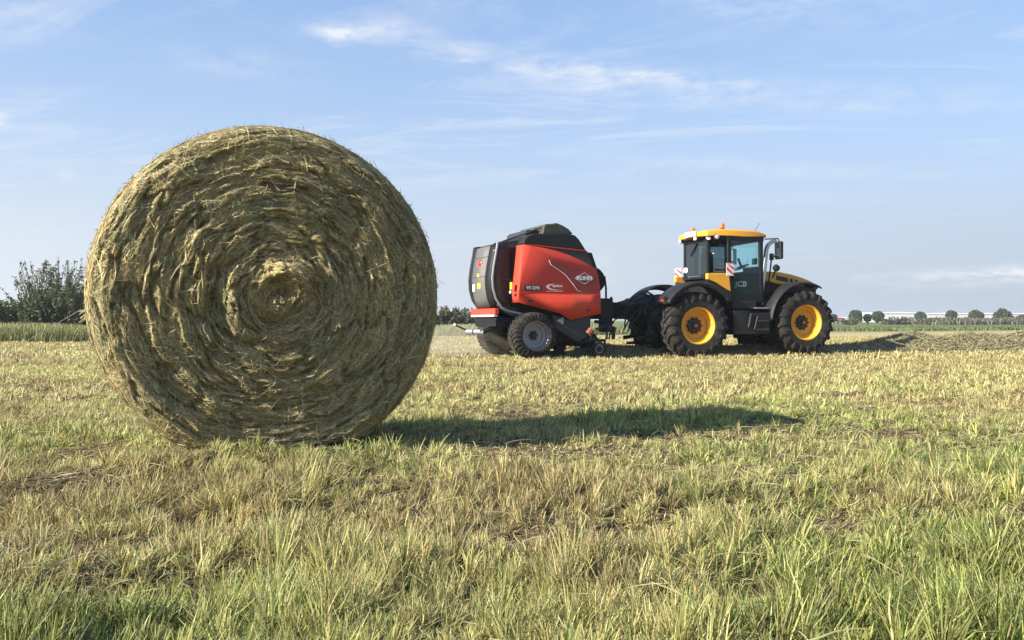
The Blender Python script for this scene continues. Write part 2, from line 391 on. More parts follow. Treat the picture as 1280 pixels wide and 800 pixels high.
def grass(name, y0, y1, dens, h, w, K, label, lie=0.35, tuft=0.10, keep=0.0, gshift=0.0, flank=0):
    x, y = margins(y0, y1, dens) if flank else scatter(y0, y1, dens)
    # gather blades into tufts
    if tuft > 0:
        cx = np.floor(x / tuft); cy = np.floor(y / tuft); z0 = np.zeros_like(cx)
        jx = (cx + _hash(cx, cy, z0, 1)) * tuft; jy = (cy + _hash(cx, cy, z0, 2)) * tuft
        pull = 0.85 * rng.random(len(x)) ** .7
        x = x + (jx - x) * pull; y = y + (jy - y) * pull
        tl = _hash(cx, cy, z0, 3) * 2 * np.pi; th = 0.50 + 0.85 * _hash(cx, cy, z0, 4); tb = _hash(cx, cy, z0, 6); tg = _hash(cx, cy, z0, 5) - .5
    else: tl = rng.random(len(x)) * 6.28; th = np.ones(len(x)); tg = 0 * x; tb = tg
    cov = fbm(x * 2.0, y * 3.2, 0, 21, 3)
    gap = fbm(x * 1.2 + 40, y * 2.6, 0, 23, 3)
    ok = (cov > -0.42 + keep + 0.42 * (rng.random(len(x)) - .5)) & ((gap > -.36 + keep + .5 * (rng.random(len(x)) - .5)) | (y > 6)) & ~under_bale(x, y)
    x, y, tl, th, tg, cov, tb = (a[ok] for a in (x, y, tl, th, tg, cov, tb)); n = len(x)
    gz = greenness(x, y) + tg * .5 + rng.normal(0, .28, n) + gshift
    lying = rng.random(n) < lie
    hh = h * th * (0.55 + 0.75 * rng.random(n)) * (0.75 + 0.6 * sst(-.4, .5, cov)) * (1 + 0.3 * sst(0, .8, gz)) * np.where(y < 7.6, .72 + .5 * sst(-.25, .45, fbm(x * 4.5, y * 4.5, 0, 27, 2)), 1)
    hh = np.where(lying, hh * 1.1, hh)
    wind = R_(20) + 0.9 * fbm(x * .8, y * .8, 0, 25, 2) * 2
    da = np.where(rng.random(n) < .30, wind + rng.normal(0, .6, n), tl + rng.normal(0, .9, n))
    lean = np.where(lying, 1.15 + 0.4 * rng.random(n), np.abs(rng.normal(0.22, 0.20, n)))
    bend = np.where(lying, rng.normal(0, .4, n), 0.12 + 0.85 * rng.random(n) ** 3)
    z = H(x, y) - 0.005 + np.where(lying, h * 0.5 * rng.random(n), 0)
    P = np.zeros((n, K, 3)); P[:, 0] = np.stack([x, y, z], 1)
    dz = np.full(n, 0.0); yaw = da.copy()
    for k in range(1, K):
        a = lean + bend * (k - 1) / max(1, K - 2) if K > 2 else lean + bend * .5
        yaw = yaw + rng.normal(0, .18, n)
        st = hh / (K - 1)
        P[:, k] = P[:, k - 1] + np.stack([np.sin(a) * np.cos(yaw) * st, np.sin(a) * np.sin(yaw) * st, np.cos(a) * st], 1)
    P[:, :, 2] = np.maximum(P[:, :, 2], z[:, None] - 0.004)
    sa = rng.normal(0, .7, n)                                         # blades turned about their own stem
    side = np.stack([np.cos(sa), np.sin(sa), 0.15 * rng.normal(0, 1, n)], 1)
    ww = w * (0.6 + 0.9 * rng.random(n)) * np.where(gz > .5, 1.25, 1)
    r = rng.random(n)
    ci = np.where(gz > .95, np.where(r < .45, 4, np.where(r < .9, 3, 5)), np.where(gz > .45, np.where(r < .55, 3, np.where(r < .75, 4, np.where(r < .97, 1, 0))),
         np.where(gz > 0.05, np.where(r < .55, 1, np.where(r < .75, 3, 0)), np.where(gz > -.5, np.where(r < .62, 0, np.where(r < .85, 1, 2)), np.where(r < .6, 0, 2)))))
    c = PALA[ci] * (0.40 + 0.84 * rng.random((n, 1))) * (.78 + .45 * tb)[:, None] * (0.93 + 0.27 * sst(4.0, 9.0, y))[:, None] * (1 + rng.normal(0, .05, (n, 3)))
    tp = {2: [1, .3], 3: [1, .8, .15], 4: [.8, 1, .85, .25], 5: [.8, 1, .9, .6, .1]}[K]
    o = ribbons(name, P, side, ww, np.clip(c, 0, 1), M['grass'], taper=tp)
    return tag(o, label, 'grass', kind='stuff')
grass('grass', 1.15, 2.4, 34000, 0.080, 0.0026, 4, 'fine green and straw coloured grass closest to the viewer', tuft=.06, gshift=-.22, lie=.30)
grass('grass', 2.4, 4.0, 22000, 0.078, 0.0034, 4, 'tangled fine grass just in front of the round bale', tuft=.075, gshift=-.22, lie=.36)
grass('stubble', 4.0, 7.6, 9000, 0.054, 0.0048, 4, 'flattened straw and green stubble beside the round bale and in its shadow', tuft=.10, lie=.64, gshift=-.18)
grass('stubble', 7.6, 16.5, 2000, 0.068, 0.0105, 3, 'short pale stubble between the round bale and the tractor', tuft=.16, lie=.62, keep=-.2, gshift=-.30)
grass('stubble', 16.5, 42, 280, 0.080, 0.026, 3, 'pale stubble under and beyond the tractor and red baler', tuft=.3, lie=.5, keep=-.3, gshift=-.25)
for y0, y1, dn, hh, ww, tf in ((-1.5, 3.3, 4200, .075, .0060, .09), (3.3, 7.6, 2600, .065, .0080, .11), (7.6, 20, 800, .07, .014, .16)):
    grass('grass', y0, y1, dn, hh, ww, 4 if y0 < 7 else 3, 'grass and stubble on the flanks of the mown field, %s' % ('nearest' if y0 < 0 else 'beside the bale' if y0 < 7 else 'towards the tractor'), tuft=tf, lie=.5, flank=1)
def litter(y0, y1, dens, l0, w, label):
    x, y = scatter(y0, y1, dens); ok = ~under_bale(x, y); x, y = x[ok], y[ok]; n = len(x)
    a = rng.random(n) * 6.28; l = l0 * (.5 + rng.random(n)); K = 3; P = np.zeros((n, K, 3)); z = H(x, y) + .002 + .016 * rng.random(n) ** 2; e = rng.normal(.05, .22, n)
    for k in range(K):
        q = (k / 2 - .5) * l; P[:, k] = np.stack([x + q * np.cos(a), y + q * np.sin(a), z + np.maximum(q * np.sin(e), -.01) + (.004 if k == 1 else 0)], 1)
    side = np.stack([-np.sin(a), np.cos(a), .5 * rng.normal(0, 1, n)], 1); side /= np.linalg.norm(side, axis=1)[:, None]
    c = np.array([[.30, .21, .12], [.19, .13, .08], [.44, .34, .19], [.56, .48, .28], [.12, .09, .055]])[rng.integers(0, 5, n)] * (.6 + .7 * rng.random((n, 1)))
    tag(ribbons('thatch', P, side, w * (.6 + .8 * rng.random(n)), np.clip(c, 0, 1), M['hay'], taper=[.6, 1, .5]), label, 'thatch', kind='stuff')
litter(1.2, 3.6, 12000, .06, .0030, 'brown dead thatch matted under the foreground grass')
litter(3.6, 7.6, 4200, .08, .0048, 'brown dead thatch matted on the soil around the bale')
# scattered long stalks in the foreground
def stalks(n, y0, y1, name, label):
    y = y0 + (y1 - y0) * rng.random(n); x = (rng.random(n) * 2 - 1) * (.7 * y + .5)
    ok = ~under_bale(x, y); x, y = x[ok], y[ok]; n = len(x)
    a = rng.random(n) * 6.28; l = .08 + .13 * rng.random(n); e = rng.random(n) * .55
    K = 5; P = np.zeros((n, K, 3)); P[:, 0] = np.stack([x, y, H(x, y) + .02 + .07 * rng.random(n)], 1)
    for k in range(1, K):
        a = a + rng.normal(0, .2, n); e = e - .12
        P[:, k] = P[:, k - 1] + np.stack([np.cos(a) * np.cos(e), np.sin(a) * np.cos(e), np.sin(e)], 1) * (l / 4)[:, None]
    side = np.stack([-np.sin(a), np.cos(a), .6 * np.ones(n)], 1); side /= np.linalg.norm(side, axis=1)[:, None]
    c = np.array([[.70, .62, .36], [.62, .52, .28], [.55, .58, .26]])[rng.integers(0, 3, n)] * (.8 + .3 * rng.random((n, 1)))
    tag(ribbons(name, P, side, .0022 + .0018 * rng.random(n), c, M['grass'], taper=[.7, 1, 1, .8, .2]), label, 'grass', kind='stuff')
stalks(1800, 1.5, 6.5, 'loose_straw', 'loose dry stalks lying across the foreground grass')

# ------------------------------------------------------------------ hay bale
def build_bale():
    cz = 0.918
    root = empty('hay_bale', (BC[0] + Bin[0] * BW / 2, BC[1] + Bin[1] * BW / 2, 0.0), BPH)
    tag(root, 'large round bale of rolled hay standing on edge in the foreground', 'hay bale')
    # local frame: x = across the face, y = into the bale (face at y = -BW/2), z up
    def face_d(r, th):
        """outward bulge of the face (metres) at polar coordinates"""
        cx, sx = np.cos(th), np.sin(th)
        wr = r + 0.035 * fbm(cx * r * 3.2, sx * r * 3.2, 0, 51, 3) + 0.012 * th / (2 * np.pi)
        q1 = wr * 21 + .9 * fbm(cx * 2.2 * (1 + r), sx * 2.2 * (1 + r), r * 3, 151, 3); f1 = q1 - np.floor(q1)
        q2 = wr * 52 + 1.1 * fbm(cx * 4 * (1 + 2 * r), sx * 4 * (1 + 2 * r), r * 5, 153, 3); f2 = q2 - np.floor(q2)
        a1 = sst(-.25, .5, fbm(cx * 3 * (.3 + r), sx * 3 * (.3 + r), np.floor(q1) * 3.7, 155, 2)); a2 = sst(-.2, .5, fbm(cx * 7 * (.2 + r), sx * 7 * (.2 + r), np.floor(q2) * 2.9, 157, 2))
        d = .027 * a1 * f1 * (1 - sst(.80, 1, f1)) + .017 * a2 * f2 * (1 - sst(.75, 1, f2))
        cr_ = fbm(wr * 15, cx * 1.3 * (1 + r), sx * 1.3 * (1 + r) + 7, 161, 3, .55); d -= .036 * np.exp(-(cr_ / .06) ** 2) * sst(.05, .2, r)
        d += 0.013 * fbm(wr * 19, cx * 1.5 * (1 + r), sx * 1.5 * (1 + r), 53, 3, .6)
        d += 0.019 * fbm(wr * 50, cx * (2.5 + 3 * r), sx * (2.5 + 3 * r), 57, 3, .6)
        d += 0.010 * fbm(r * cx * 9, r * sx * 7, 0, 61, 3)
        d += 0.010 * fbm(wr * 120, cx * 14 * r, sx * 14 * r, 63, 2)
        # raised flakes either side of the core
        def lump(r0, t0, sr, st, a):
            dt = np.angle(np.exp(1j * (th - t0))); return a * np.exp(-((r - r0) / sr) ** 2 - (dt * r0 / st) ** 2)
        d += lump(.25, R_(190), .045, .10, .055) + lump(.30, R_(25), .03, .10, .025) + lump(.13, R_(75), .055, .14, .10) + lump(.40, R_(150), .03, .14, .02)
        d += lump(.05, R_(270), .06, .05, .045) + lump(.36, R_(-45), .03, .2, .02) + lump(.52, R_(205), .03, .2, .015) + lump(.58, R_(120), .03, .2, .015)
        d -= lump(.15, R_(250), .035, .14, .05) + lump(.085, R_(100), .022, .06, .05) + lump(.21, R_(-10), .045, .12, .045) + lump(.33, R_(185), .03, .2, .03) + lump(.72, R_(225), .05, .3, .03)
        d += 0.035 * (1 - (r / BR) ** 2)
        d = d * (1 - .6 * sst(BR - .12, BR, r)) - 0.095 * (1 - np.sqrt(np.clip(1 - np.clip((r - (BR - .095)) / .095, 0, 1) ** 2, 0, 1)))
        return d
    def flat(P):
        z = P[..., 2]; lo = 0.095
        P[..., 2] = np.where(z < lo + .06, lo + .06 * np.exp((z - lo - .06) / .06), z); return P
    def surf(r, th, lift=0.0):
        d = face_d(r, th) + lift
        return np.stack([r * np.cos(th), -BW / 2 - d + .02, cz + r * np.sin(th)], -1)
    def rad(th, y): return BR - .010 + 0.006 * fbm(np.cos(th) * 4, np.sin(th) * 4, y * 5, 71, 3) + 0.008 * fbm(np.cos(th) * 20, np.sin(th) * 20, y * 12, 73, 2)
    def cyl(th, y, lift=0.0):
        r = rad(th, y) + lift
        return np.stack([r * np.cos(th), y, cz + r * np.sin(th)], -1)
    # core mesh: face + side + back
    nt_, nr = 1100, 260
    th = np.linspace(0, 2 * np.pi, nt_, endpoint=False); rr = np.concatenate([np.linspace(0.004, BR - .10, nr - 24), BR - .095 + .0945 * np.sin(np.linspace(0.03, 1, 24) * np.pi / 2)])
    RR, TH = np.meshgrid(rr, th, indexing='ij')
    V1 = surf(RR, TH)
    ys = np.linspace(-BW / 2 + .085, BW / 2, 50); YY, TT = np.meshgrid(ys, th, indexing='ij')
    V2 = cyl(TT, YY)
    rb = np.linspace(BR - .02, .004, 30); RB, TB = np.meshgrid(rb, th, indexing='ij')
    V3 = np.stack([RB * np.cos(TB), BW / 2 + 0.02 * fbm(RB * 25, np.cos(TB) * 2, np.sin(TB) * 2, 81), cz + RB * np.sin(TB)], -1)
    V = flat(np.concatenate([V1, V2, V3], 0)); m = V.shape[0]
    id_ = np.arange(m * nt_).reshape(m, nt_); nx_ = np.roll(id_, -1, axis=1)
    Q = np.stack([id_[:-1], nx_[:-1], nx_[1:], id_[1:]], -1).reshape(-1, 4)
    mt = bpy.data.materials.new('packed_hay'); mt.use_nodes = True; g = G(mt.node_tree); b = mt.node_tree.nodes['Principled BSDF']
    a = g.n('ShaderNodeAttribute', attribute_name='Col'); t = g.n('ShaderNodeTexCoord').outputs['Object']
    nz = g.noise(t, 160, 5, .7); g.l(g.mix(g.ramp(nz, [(.35, (0, 0, 0)), (.7, (1, 1, 1))]), (0.065, 0.052, 0.025), a.outputs['Color']), b.inputs['Base Color'])
    b.inputs['Roughness'].default_value = .9; b.inputs['Specular IOR Level'].default_value = .1
    bn = g.n('ShaderNodeBump'); bn.inputs['Strength'].default_value = 1; bn.inputs['Distance'].default_value = .012; g.l(nz, bn.inputs['Height']); g.l(bn.outputs[0], b.inputs['Normal'])
    C = np.ones((m * nt_, 4)); C[:, :3] = (0.33, 0.265, 0.13)
    core = npmesh('hay_roll', V.reshape(-1, 3), Q, C, mt, root, smooth=True)
    core.data.materials.append(M['hay'])
    cols = np.array([[.62, .50, .25], [.74, .61, .31], [.46, .41, .18], [.86, .74, .42], [.52, .35, .19], [.36, .35, .15], [.92, .83, .56]])
    def pick(n, p, x, z):
        k = rng.choice(len(cols), n, p=p); c = cols[k] * (.42 + .95 * rng.random((n, 1)))
        t = fbm(x * 7, z * 7, 0, 91, 3)[:, None]                      # patches of greener and drier hay
        return np.clip(c * (1 + t * np.array([.28, .20, .15])), 0, 1)
    # strands on the face
    def face_strands(n, lmin, lmax, wmin, wmax, lift, jit, p, part):
        r = BR * np.sqrt(rng.random(n)) * .992 + .002; th = rng.random(n) * 2 * np.pi
        L_ = lmin + (lmax - lmin) * rng.random(n) ** 1.6
        ja = rng.normal(0, jit, n) + np.where(rng.random(n) < .10, rng.normal(0, 1.1, n), 0) + .35 * fbm(r * 14, np.cos(th) * 3, np.sin(th) * 3, 95, 2)
        # position on a bundle: strands of one bundle share their direction
        K = 5; u = np.linspace(-.5, .5, K)
        x0, z0 = r * np.cos(th), r * np.sin(th)
        P = np.zeros((n, K, 3)); lf = lift * rng.random(n) ** 2; cur = rng.normal(0, 2.2, n)
        for k in range(K):
            s = u[k] * L_
            thk = th + s * np.cos(ja) / np.maximum(r, .06); rk = np.clip(r + s * np.sin(ja) + cur * s * s, .002, BR - .004)
            rk = np.minimum(rk, BR - .001)
            P[:, k] = surf(rk, thk, lf + (u[k] * 2) ** 2 * lift * .6 * rng.random(n))
        tx = P[:, -1] - P[:, 0]; tx /= np.linalg.norm(tx, axis=1)[:, None] + 1e-9
        e_ = .004; r_c = np.clip(r, .01, BR - .006); s0 = surf(r_c, th); nrm = np.cross(surf(r_c, th + e_ / r_c) - s0, surf(r_c + e_, th) - s0)
        nrm /= np.linalg.norm(nrm, axis=1)[:, None] + 1e-12; nrm *= -np.sign(nrm[:, 1:2] + 1e-9) * np.where(np.abs(nrm[:, 1:2]) > 1e-9, 1, 1)
        nrm = nrm + rng.normal(0, .42, (n, 3))
        side = np.cross(tx, nrm); side /= np.linalg.norm(side, axis=1)[:, None] + 1e-9
        flat(P)
        return P, side, wmin + (wmax - wmin) * rng.random(n) ** 2, pick(n, p, x0, z0)
    def rim_strands(n):
        """strands wrapped over the rounded edge"""
        th = rng.random(n) * 2 * np.pi; L_ = .03 + .09 * rng.random(n); ja = rng.normal(0, .30, n); K = 5; u = np.linspace(-.5, .5, K); P = np.zeros((n, K, 3))
        a0_ = .75 + rng.random(n) * 1.0; lf = .004 + .008 * rng.random(n) ** 2
        for k in range(K):
            s = u[k] * L_; a_ = np.clip(a0_ + s * np.sin(ja) / .095, 0, 1.9); t_ = th + s * np.cos(ja) / BR; q = .095 + lf
            rr_ = BR - .097 + q * np.sin(np.minimum(a_, np.pi / 2)); yy = -BW / 2 + .115 - q * np.cos(np.minimum(a_, np.pi / 2)) + np.maximum(a_ - np.pi / 2, 0) * .15
            P[:, k] = np.stack([rr_ * np.cos(t_), yy, cz + rr_ * np.sin(t_)], -1)
        tx = P[:, -1] - P[:, 0]; tx /= np.linalg.norm(tx, axis=1)[:, None] + 1e-9; sa = np.minimum(a0_, np.pi / 2)
        nrm = np.stack([np.cos(th) * np.sin(sa), -np.cos(sa), np.sin(th) * np.sin(sa)], 1) + rng.normal(0, .3, (n, 3)); side = np.cross(tx, nrm); side /= np.linalg.norm(side, axis=1)[:, None] + 1e-9
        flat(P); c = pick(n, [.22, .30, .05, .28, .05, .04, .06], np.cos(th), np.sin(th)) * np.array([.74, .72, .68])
        return P, side, .0016 + .0024 * rng.random(n), np.clip(c, 0, 1)
    def side_strands(n, p):
        th = rng.random(n) * 2 * np.pi; y = (rng.random(n) - .5) * (BW - .03); front = rng.random(n) < .35
        y = np.where(front, -BW / 2 + .075 + .10 * rng.random(n), y)
        L_ = .04 + .14 * rng.random(n); ja = rng.normal(0, .35, n); K = 5; u = np.linspace(-.5, .5, K); P = np.zeros((n, K, 3)); lf = .007 * rng.random(n) ** 2
        for k in range(K):
            s = u[k] * L_; P[:, k] = cyl(th + s * np.cos(ja) / BR, np.clip(y + s * np.sin(ja), -BW / 2 + .07, BW / 2), lf + (u[k] * 2) ** 2 * .008 * rng.random(n))
        tx = P[:, -1] - P[:, 0]; tx /= np.linalg.norm(tx, axis=1)[:, None] + 1e-9
        nrm = np.stack([np.cos(th), rng.normal(0, .4, n), np.sin(th)], 1); side = np.cross(tx, nrm); side /= np.linalg.norm(side, axis=1)[:, None] + 1e-9
        flat(P); c = pick(n, p, np.cos(th), np.sin(th)) * np.array([1.0, .98, .85])
        return P, side, .0022 + .003 * rng.random(n), np.clip(c, 0, 1)
    def frizz(n):
        """short ends sticking out of the rim"""
        th = rng.random(n) * 2 * np.pi; y = np.where(rng.random(n) < .6, -BW / 2 + .07 + .05 * rng.random(n), (rng.random(n) - .5) * BW); K = 4
        p = cyl(th, y); P = np.zeros((n, K, 3)); P[:, 0] = p
        d = np.stack([np.cos(th), rng.normal(0, .4, n), np.sin(th)], 1) * (.25 + .5 * rng.random((n, 1))) + np.stack([-np.sin(th), 0 * th, np.cos(th)], 1) * np.sign(rng.normal(0, 1, (n, 1)))
        d /= np.linalg.norm(d, axis=1)[:, None]; l = (.015 + .045 * rng.random(n) ** 2)[:, None] / 3
        for k in range(1, K):
            P[:, k] = P[:, k - 1] + d * l; d = d + rng.normal(0, .18, (n, 3)); d /= np.linalg.norm(d, axis=1)[:, None]
        side = np.cross(d, np.array([0, 1, 0.])); side /= np.linalg.norm(side, axis=1)[:, None] + 1e-9
        flat(P); return np.concatenate([P, P[:, -1:]], 1), side, np.full(n, .0022), np.array([[.62, .56, .30]]) * (.7 + .5 * rng.random((n, 1)))
    pa = [.26, .22, .17, .12, .09, .11, .03]
    sets = [face_strands(26000, .015, .06, .0030, .0052, .010, .5, [.1, .15, .15, .22, .12, .2, .06], 0), face_strands(185000, .025, .11, .0012, .0030, .006, .26, pa, 0), face_strands(70000, .02, .08, .0011, .0026, .014, .75, pa, 1),
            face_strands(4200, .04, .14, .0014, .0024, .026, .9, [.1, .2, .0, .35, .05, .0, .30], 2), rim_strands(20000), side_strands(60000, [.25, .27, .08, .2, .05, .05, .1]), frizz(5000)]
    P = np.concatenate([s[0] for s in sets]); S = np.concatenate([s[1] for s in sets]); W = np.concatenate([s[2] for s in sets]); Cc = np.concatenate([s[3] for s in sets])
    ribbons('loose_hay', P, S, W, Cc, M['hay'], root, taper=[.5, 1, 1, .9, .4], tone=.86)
    # net wrapped round the circumference
    K = 240; lines = []; ths = np.linspace(0, 2 * np.pi, K)
    for y in np.linspace(-BW / 2 + .085, BW / 2 - .03, 34): lines.append(cyl(ths, np.full(K, y), .005))
    for j in range(0, 33):
        y0, y1 = np.linspace(-BW / 2 + .085, BW / 2 - .03, 34)[j:j + 2]
        lines.append(cyl(ths, np.where(np.arange(K) % 2 == 0, y0, y1), .005))
    P = flat(np.stack(lines)); n = len(P)
    side = np.tile(np.array([0, 1., 0]), (n, 1)); side[34:] = (0.7, 0.0, 0.7)
    ribbons('net_wrap', P, side, np.full(n, .0016), np.tile([.68, .68, .50], (n, 1)), M['hay'], root, taper=np.ones(K))
    a0 = Vector(cyl(np.array([R_(186)]), np.array([-BW / 2 + .10]), .0)[0]); rd = random.Random(4)
    mb = MB(); W_ = lambda *t: a0 + Vector(t)
    mb.tube([W_(.02, 0, .02), W_(-.05, -.01, .015), W_(-.10, -.02, -.02), W_(-.30, .0, -.15), W_(-.62, .02, -.37), W_(-.85, .03, -.58)], [.0016, .0012, .0009, .0008, .0007, .0006], 5)
    mb.build('net_end', M['thread'], root)
    mb = MB()
    for k in range(34):
        q = Vector((rd.uniform(-.01, .02), rd.uniform(-.02, .02), rd.uniform(-.02, .02))); d = Vector((-rd.uniform(.02, .06), rd.uniform(-.03, .03), rd.uniform(-.045, .035)))
        mb.tube([a0 + q, a0 + q + d * .5 + Vector((0, 0, .008)), a0 + q + d], [.0022, .0018, .0008], 4)
    mb.build('frayed_tuft', M['straw'], root)
    return root
build_bale()

# ------------------------------------------------------------------ machine frames
class Frame:
    """a machine's own frame; u(px, py, y) = its side-view coordinates (x, z) of what the photograph shows on the plane y"""
    def __init__(s, px, D, head, yw, z0):
        s.h = (math.cos(head), math.sin(head)); s.l = (-math.sin(head), math.cos(head)); s.z0 = z0
        wx = (px - 640) / F * D
        s.O = (wx - yw * s.l[0], D - yw * s.l[1]); s.head = head
    def u(s, px, py, y):
        u = (px - 640) / F; ox = s.O[0] + y * s.l[0]; oy = s.O[1] + y * s.l[1]
        x = (u * oy - ox) / (s.h[0] - u * s.h[1]); Yw = oy + x * s.h[1]
        return (x, CAMZ + (400 - py) / F * Yw - s.z0)
    def U(s, pts, y): return [s.u(a, b, y) for a, b in pts]
    def p(s, px, py, y): x, z = s.u(px, py, y); return Vector((x, y, z))

def tyre_mb(Rt, w, rrim, nlug, lug_h=.045, lug_w=.05, sweep=.55, n=72):
    mb = MB(); Rc = Rt - lug_h; hw = w / 2
    prof = [(rrim, -hw * .80), (rrim + .03, -hw * .92), (rrim + (Rc - rrim) * .45, -hw), (Rc - .10, -hw * .97), (Rc - .03, -hw * .88), (Rc - .005, -hw * .6), (Rc, 0),
            (Rc - .005, hw * .6), (Rc - .03, hw * .88), (Rc - .10, hw * .97), (rrim + (Rc - rrim) * .45, hw), (rrim + .03, hw * .92), (rrim, hw * .80)]
    mb.lathe(prof, n=n)
    for sd in (-1, 1):
        for i in range(nlug):
            a0 = 2 * math.pi * (i + (0 if sd < 0 else .5)) / nlug
            vs_, fs = [], []
            st = [(-.03, Rc - .01, Rt), (.25, Rc - .01, Rt - .002), (.55, Rc - .015, Rt - .006), (.86, Rc - .04, Rt - .022), (.99, Rc - .11, Rc - .055), (1.0, Rc - .17, Rc - .15)]
            for j, (t, ri, ro) in enumerate(st):
                a = a0 - sweep * min(t, .9) * .62
                yy = sd * hw * t; yo = yy + (sd * .018 if j >= 3 else 0); hwid = lug_w / 2 / Rt * (1 + .35 * t)
                for (r, q, yv) in ((ri, -hwid * 1.25, yy), (ro, -hwid, yo), (ro, hwid, yo), (ri, hwid * 1.25, yy)):
                    vs_.append((r * math.cos(a + q), yv, r * math.sin(a + q)))
            for j in range(len(st) - 1):
                for k in range(4): fs.append((4 * j + k, 4 * j + (k + 1) % 4, 4 * j + 4 + (k + 1) % 4, 4 * j + 4 + k))
            fs += [(0, 1, 2, 3), tuple(range(4 * len(st) - 4, 4 * len(st)))]
            mb.add(vs_, fs)
    return mb
def wheel(parent, loc, Rt, w, rrim, nlug, rim_mat, hubr, dish, flip=False, lug_h=.045, lug_w=.05, sweep=.55, spin=0.0, hubcap=None, n=72):
    wl = empty('wheel', loc, math.pi if flip else 0, parent); wl.rotation_euler = (0, 0, math.pi if flip else 0)
    hw = w / 2
    T_ = tyre_mb(Rt, w, rrim, nlug, lug_h, lug_w, sweep, n).build('tyre', M['rubber'], wl, smooth=30); T_.rotation_euler = (0, spin, 0)
    r = rrim; d0 = -hw * .84
    mb = MB().lathe([(r + .004, d0 + .05), (r + .022, d0 + .02), (r + .020, d0 - .012), (r + .004, d0 - .012), (r - .012, d0 + .02), (r - .030, d0 + .06), (r - .035, d0 + dish * .55), (r - .075, d0 + dish * .62),
                     (r - .085, d0 + dish * .66), (r * .80 - .02, d0 + dish * .95), (r * .72 - .02, d0 + dish), (hubr, d0 + dish), (hubr * .3, d0 + dish + .004), (.001, d0 + dish + .005)], n=64)
    mb.lathe([(r + .004, d0 + .05), (r - .01, 0), (r + .004, hw * .8)], n=64)
    mb.build('rim', rim_mat, wl, smooth=28)
    hb = MB(); dd = d0 + dish
    hb.lathe([(hubr, dd + .01), (hubr, dd - .03), (hubr * .9, dd - .045), (hubr * .5, dd - .05), (hubr * .42, dd - .09), (.001, dd - .095)], n=32)
    nb = 10 if hubr > .13 else 6
    for i in range(nb):
        a = 2 * math.pi * i / nb; hb.lathe([(.018, dd), (.018, dd - .05), (.001, dd - .052)], c=((hubr + .012) * math.cos(a), 0, (hubr + .012) * math.sin(a)), n=8)
    hb.build('hub', M['hub'], wl)
    if hubcap: MB().lathe([(.035, dd - .09), (.035, dd - .115), (.001, dd - .12)], n=16).build('hub_cap', hubcap, wl)
    return wl
def hatch_board(parent, c, w, h, ang=0.0):
    """red and white striped warning board facing -Y"""
    o = empty('warning_board', c, ang, parent)
    MB().box((0, .008, 0), (w, .012, h)).build('board', M['white'], o, bevel=.002)
    mb = MB()
    k = .5 * h
    for t0 in (-.62, -.08, .46):
        pts = [(-w / 2, t0 * h + w * .9), (-w / 2, t0 * h + w * .9 + .25 * h), (w / 2, t0 * h + .25 * h), (w / 2, t0 * h)]
        pts = [(x, max(-h / 2, min(h / 2, z))) for x, z in pts]
        mb.prism([(x * .97, z * .98) for x, z in pts], -.004, .0015)
    mb.build('stripe', M['redstripe'], o)
    return o
M['redstripe'] = principled('red_reflective', (0.62, 0.04, 0.03), 0.4)

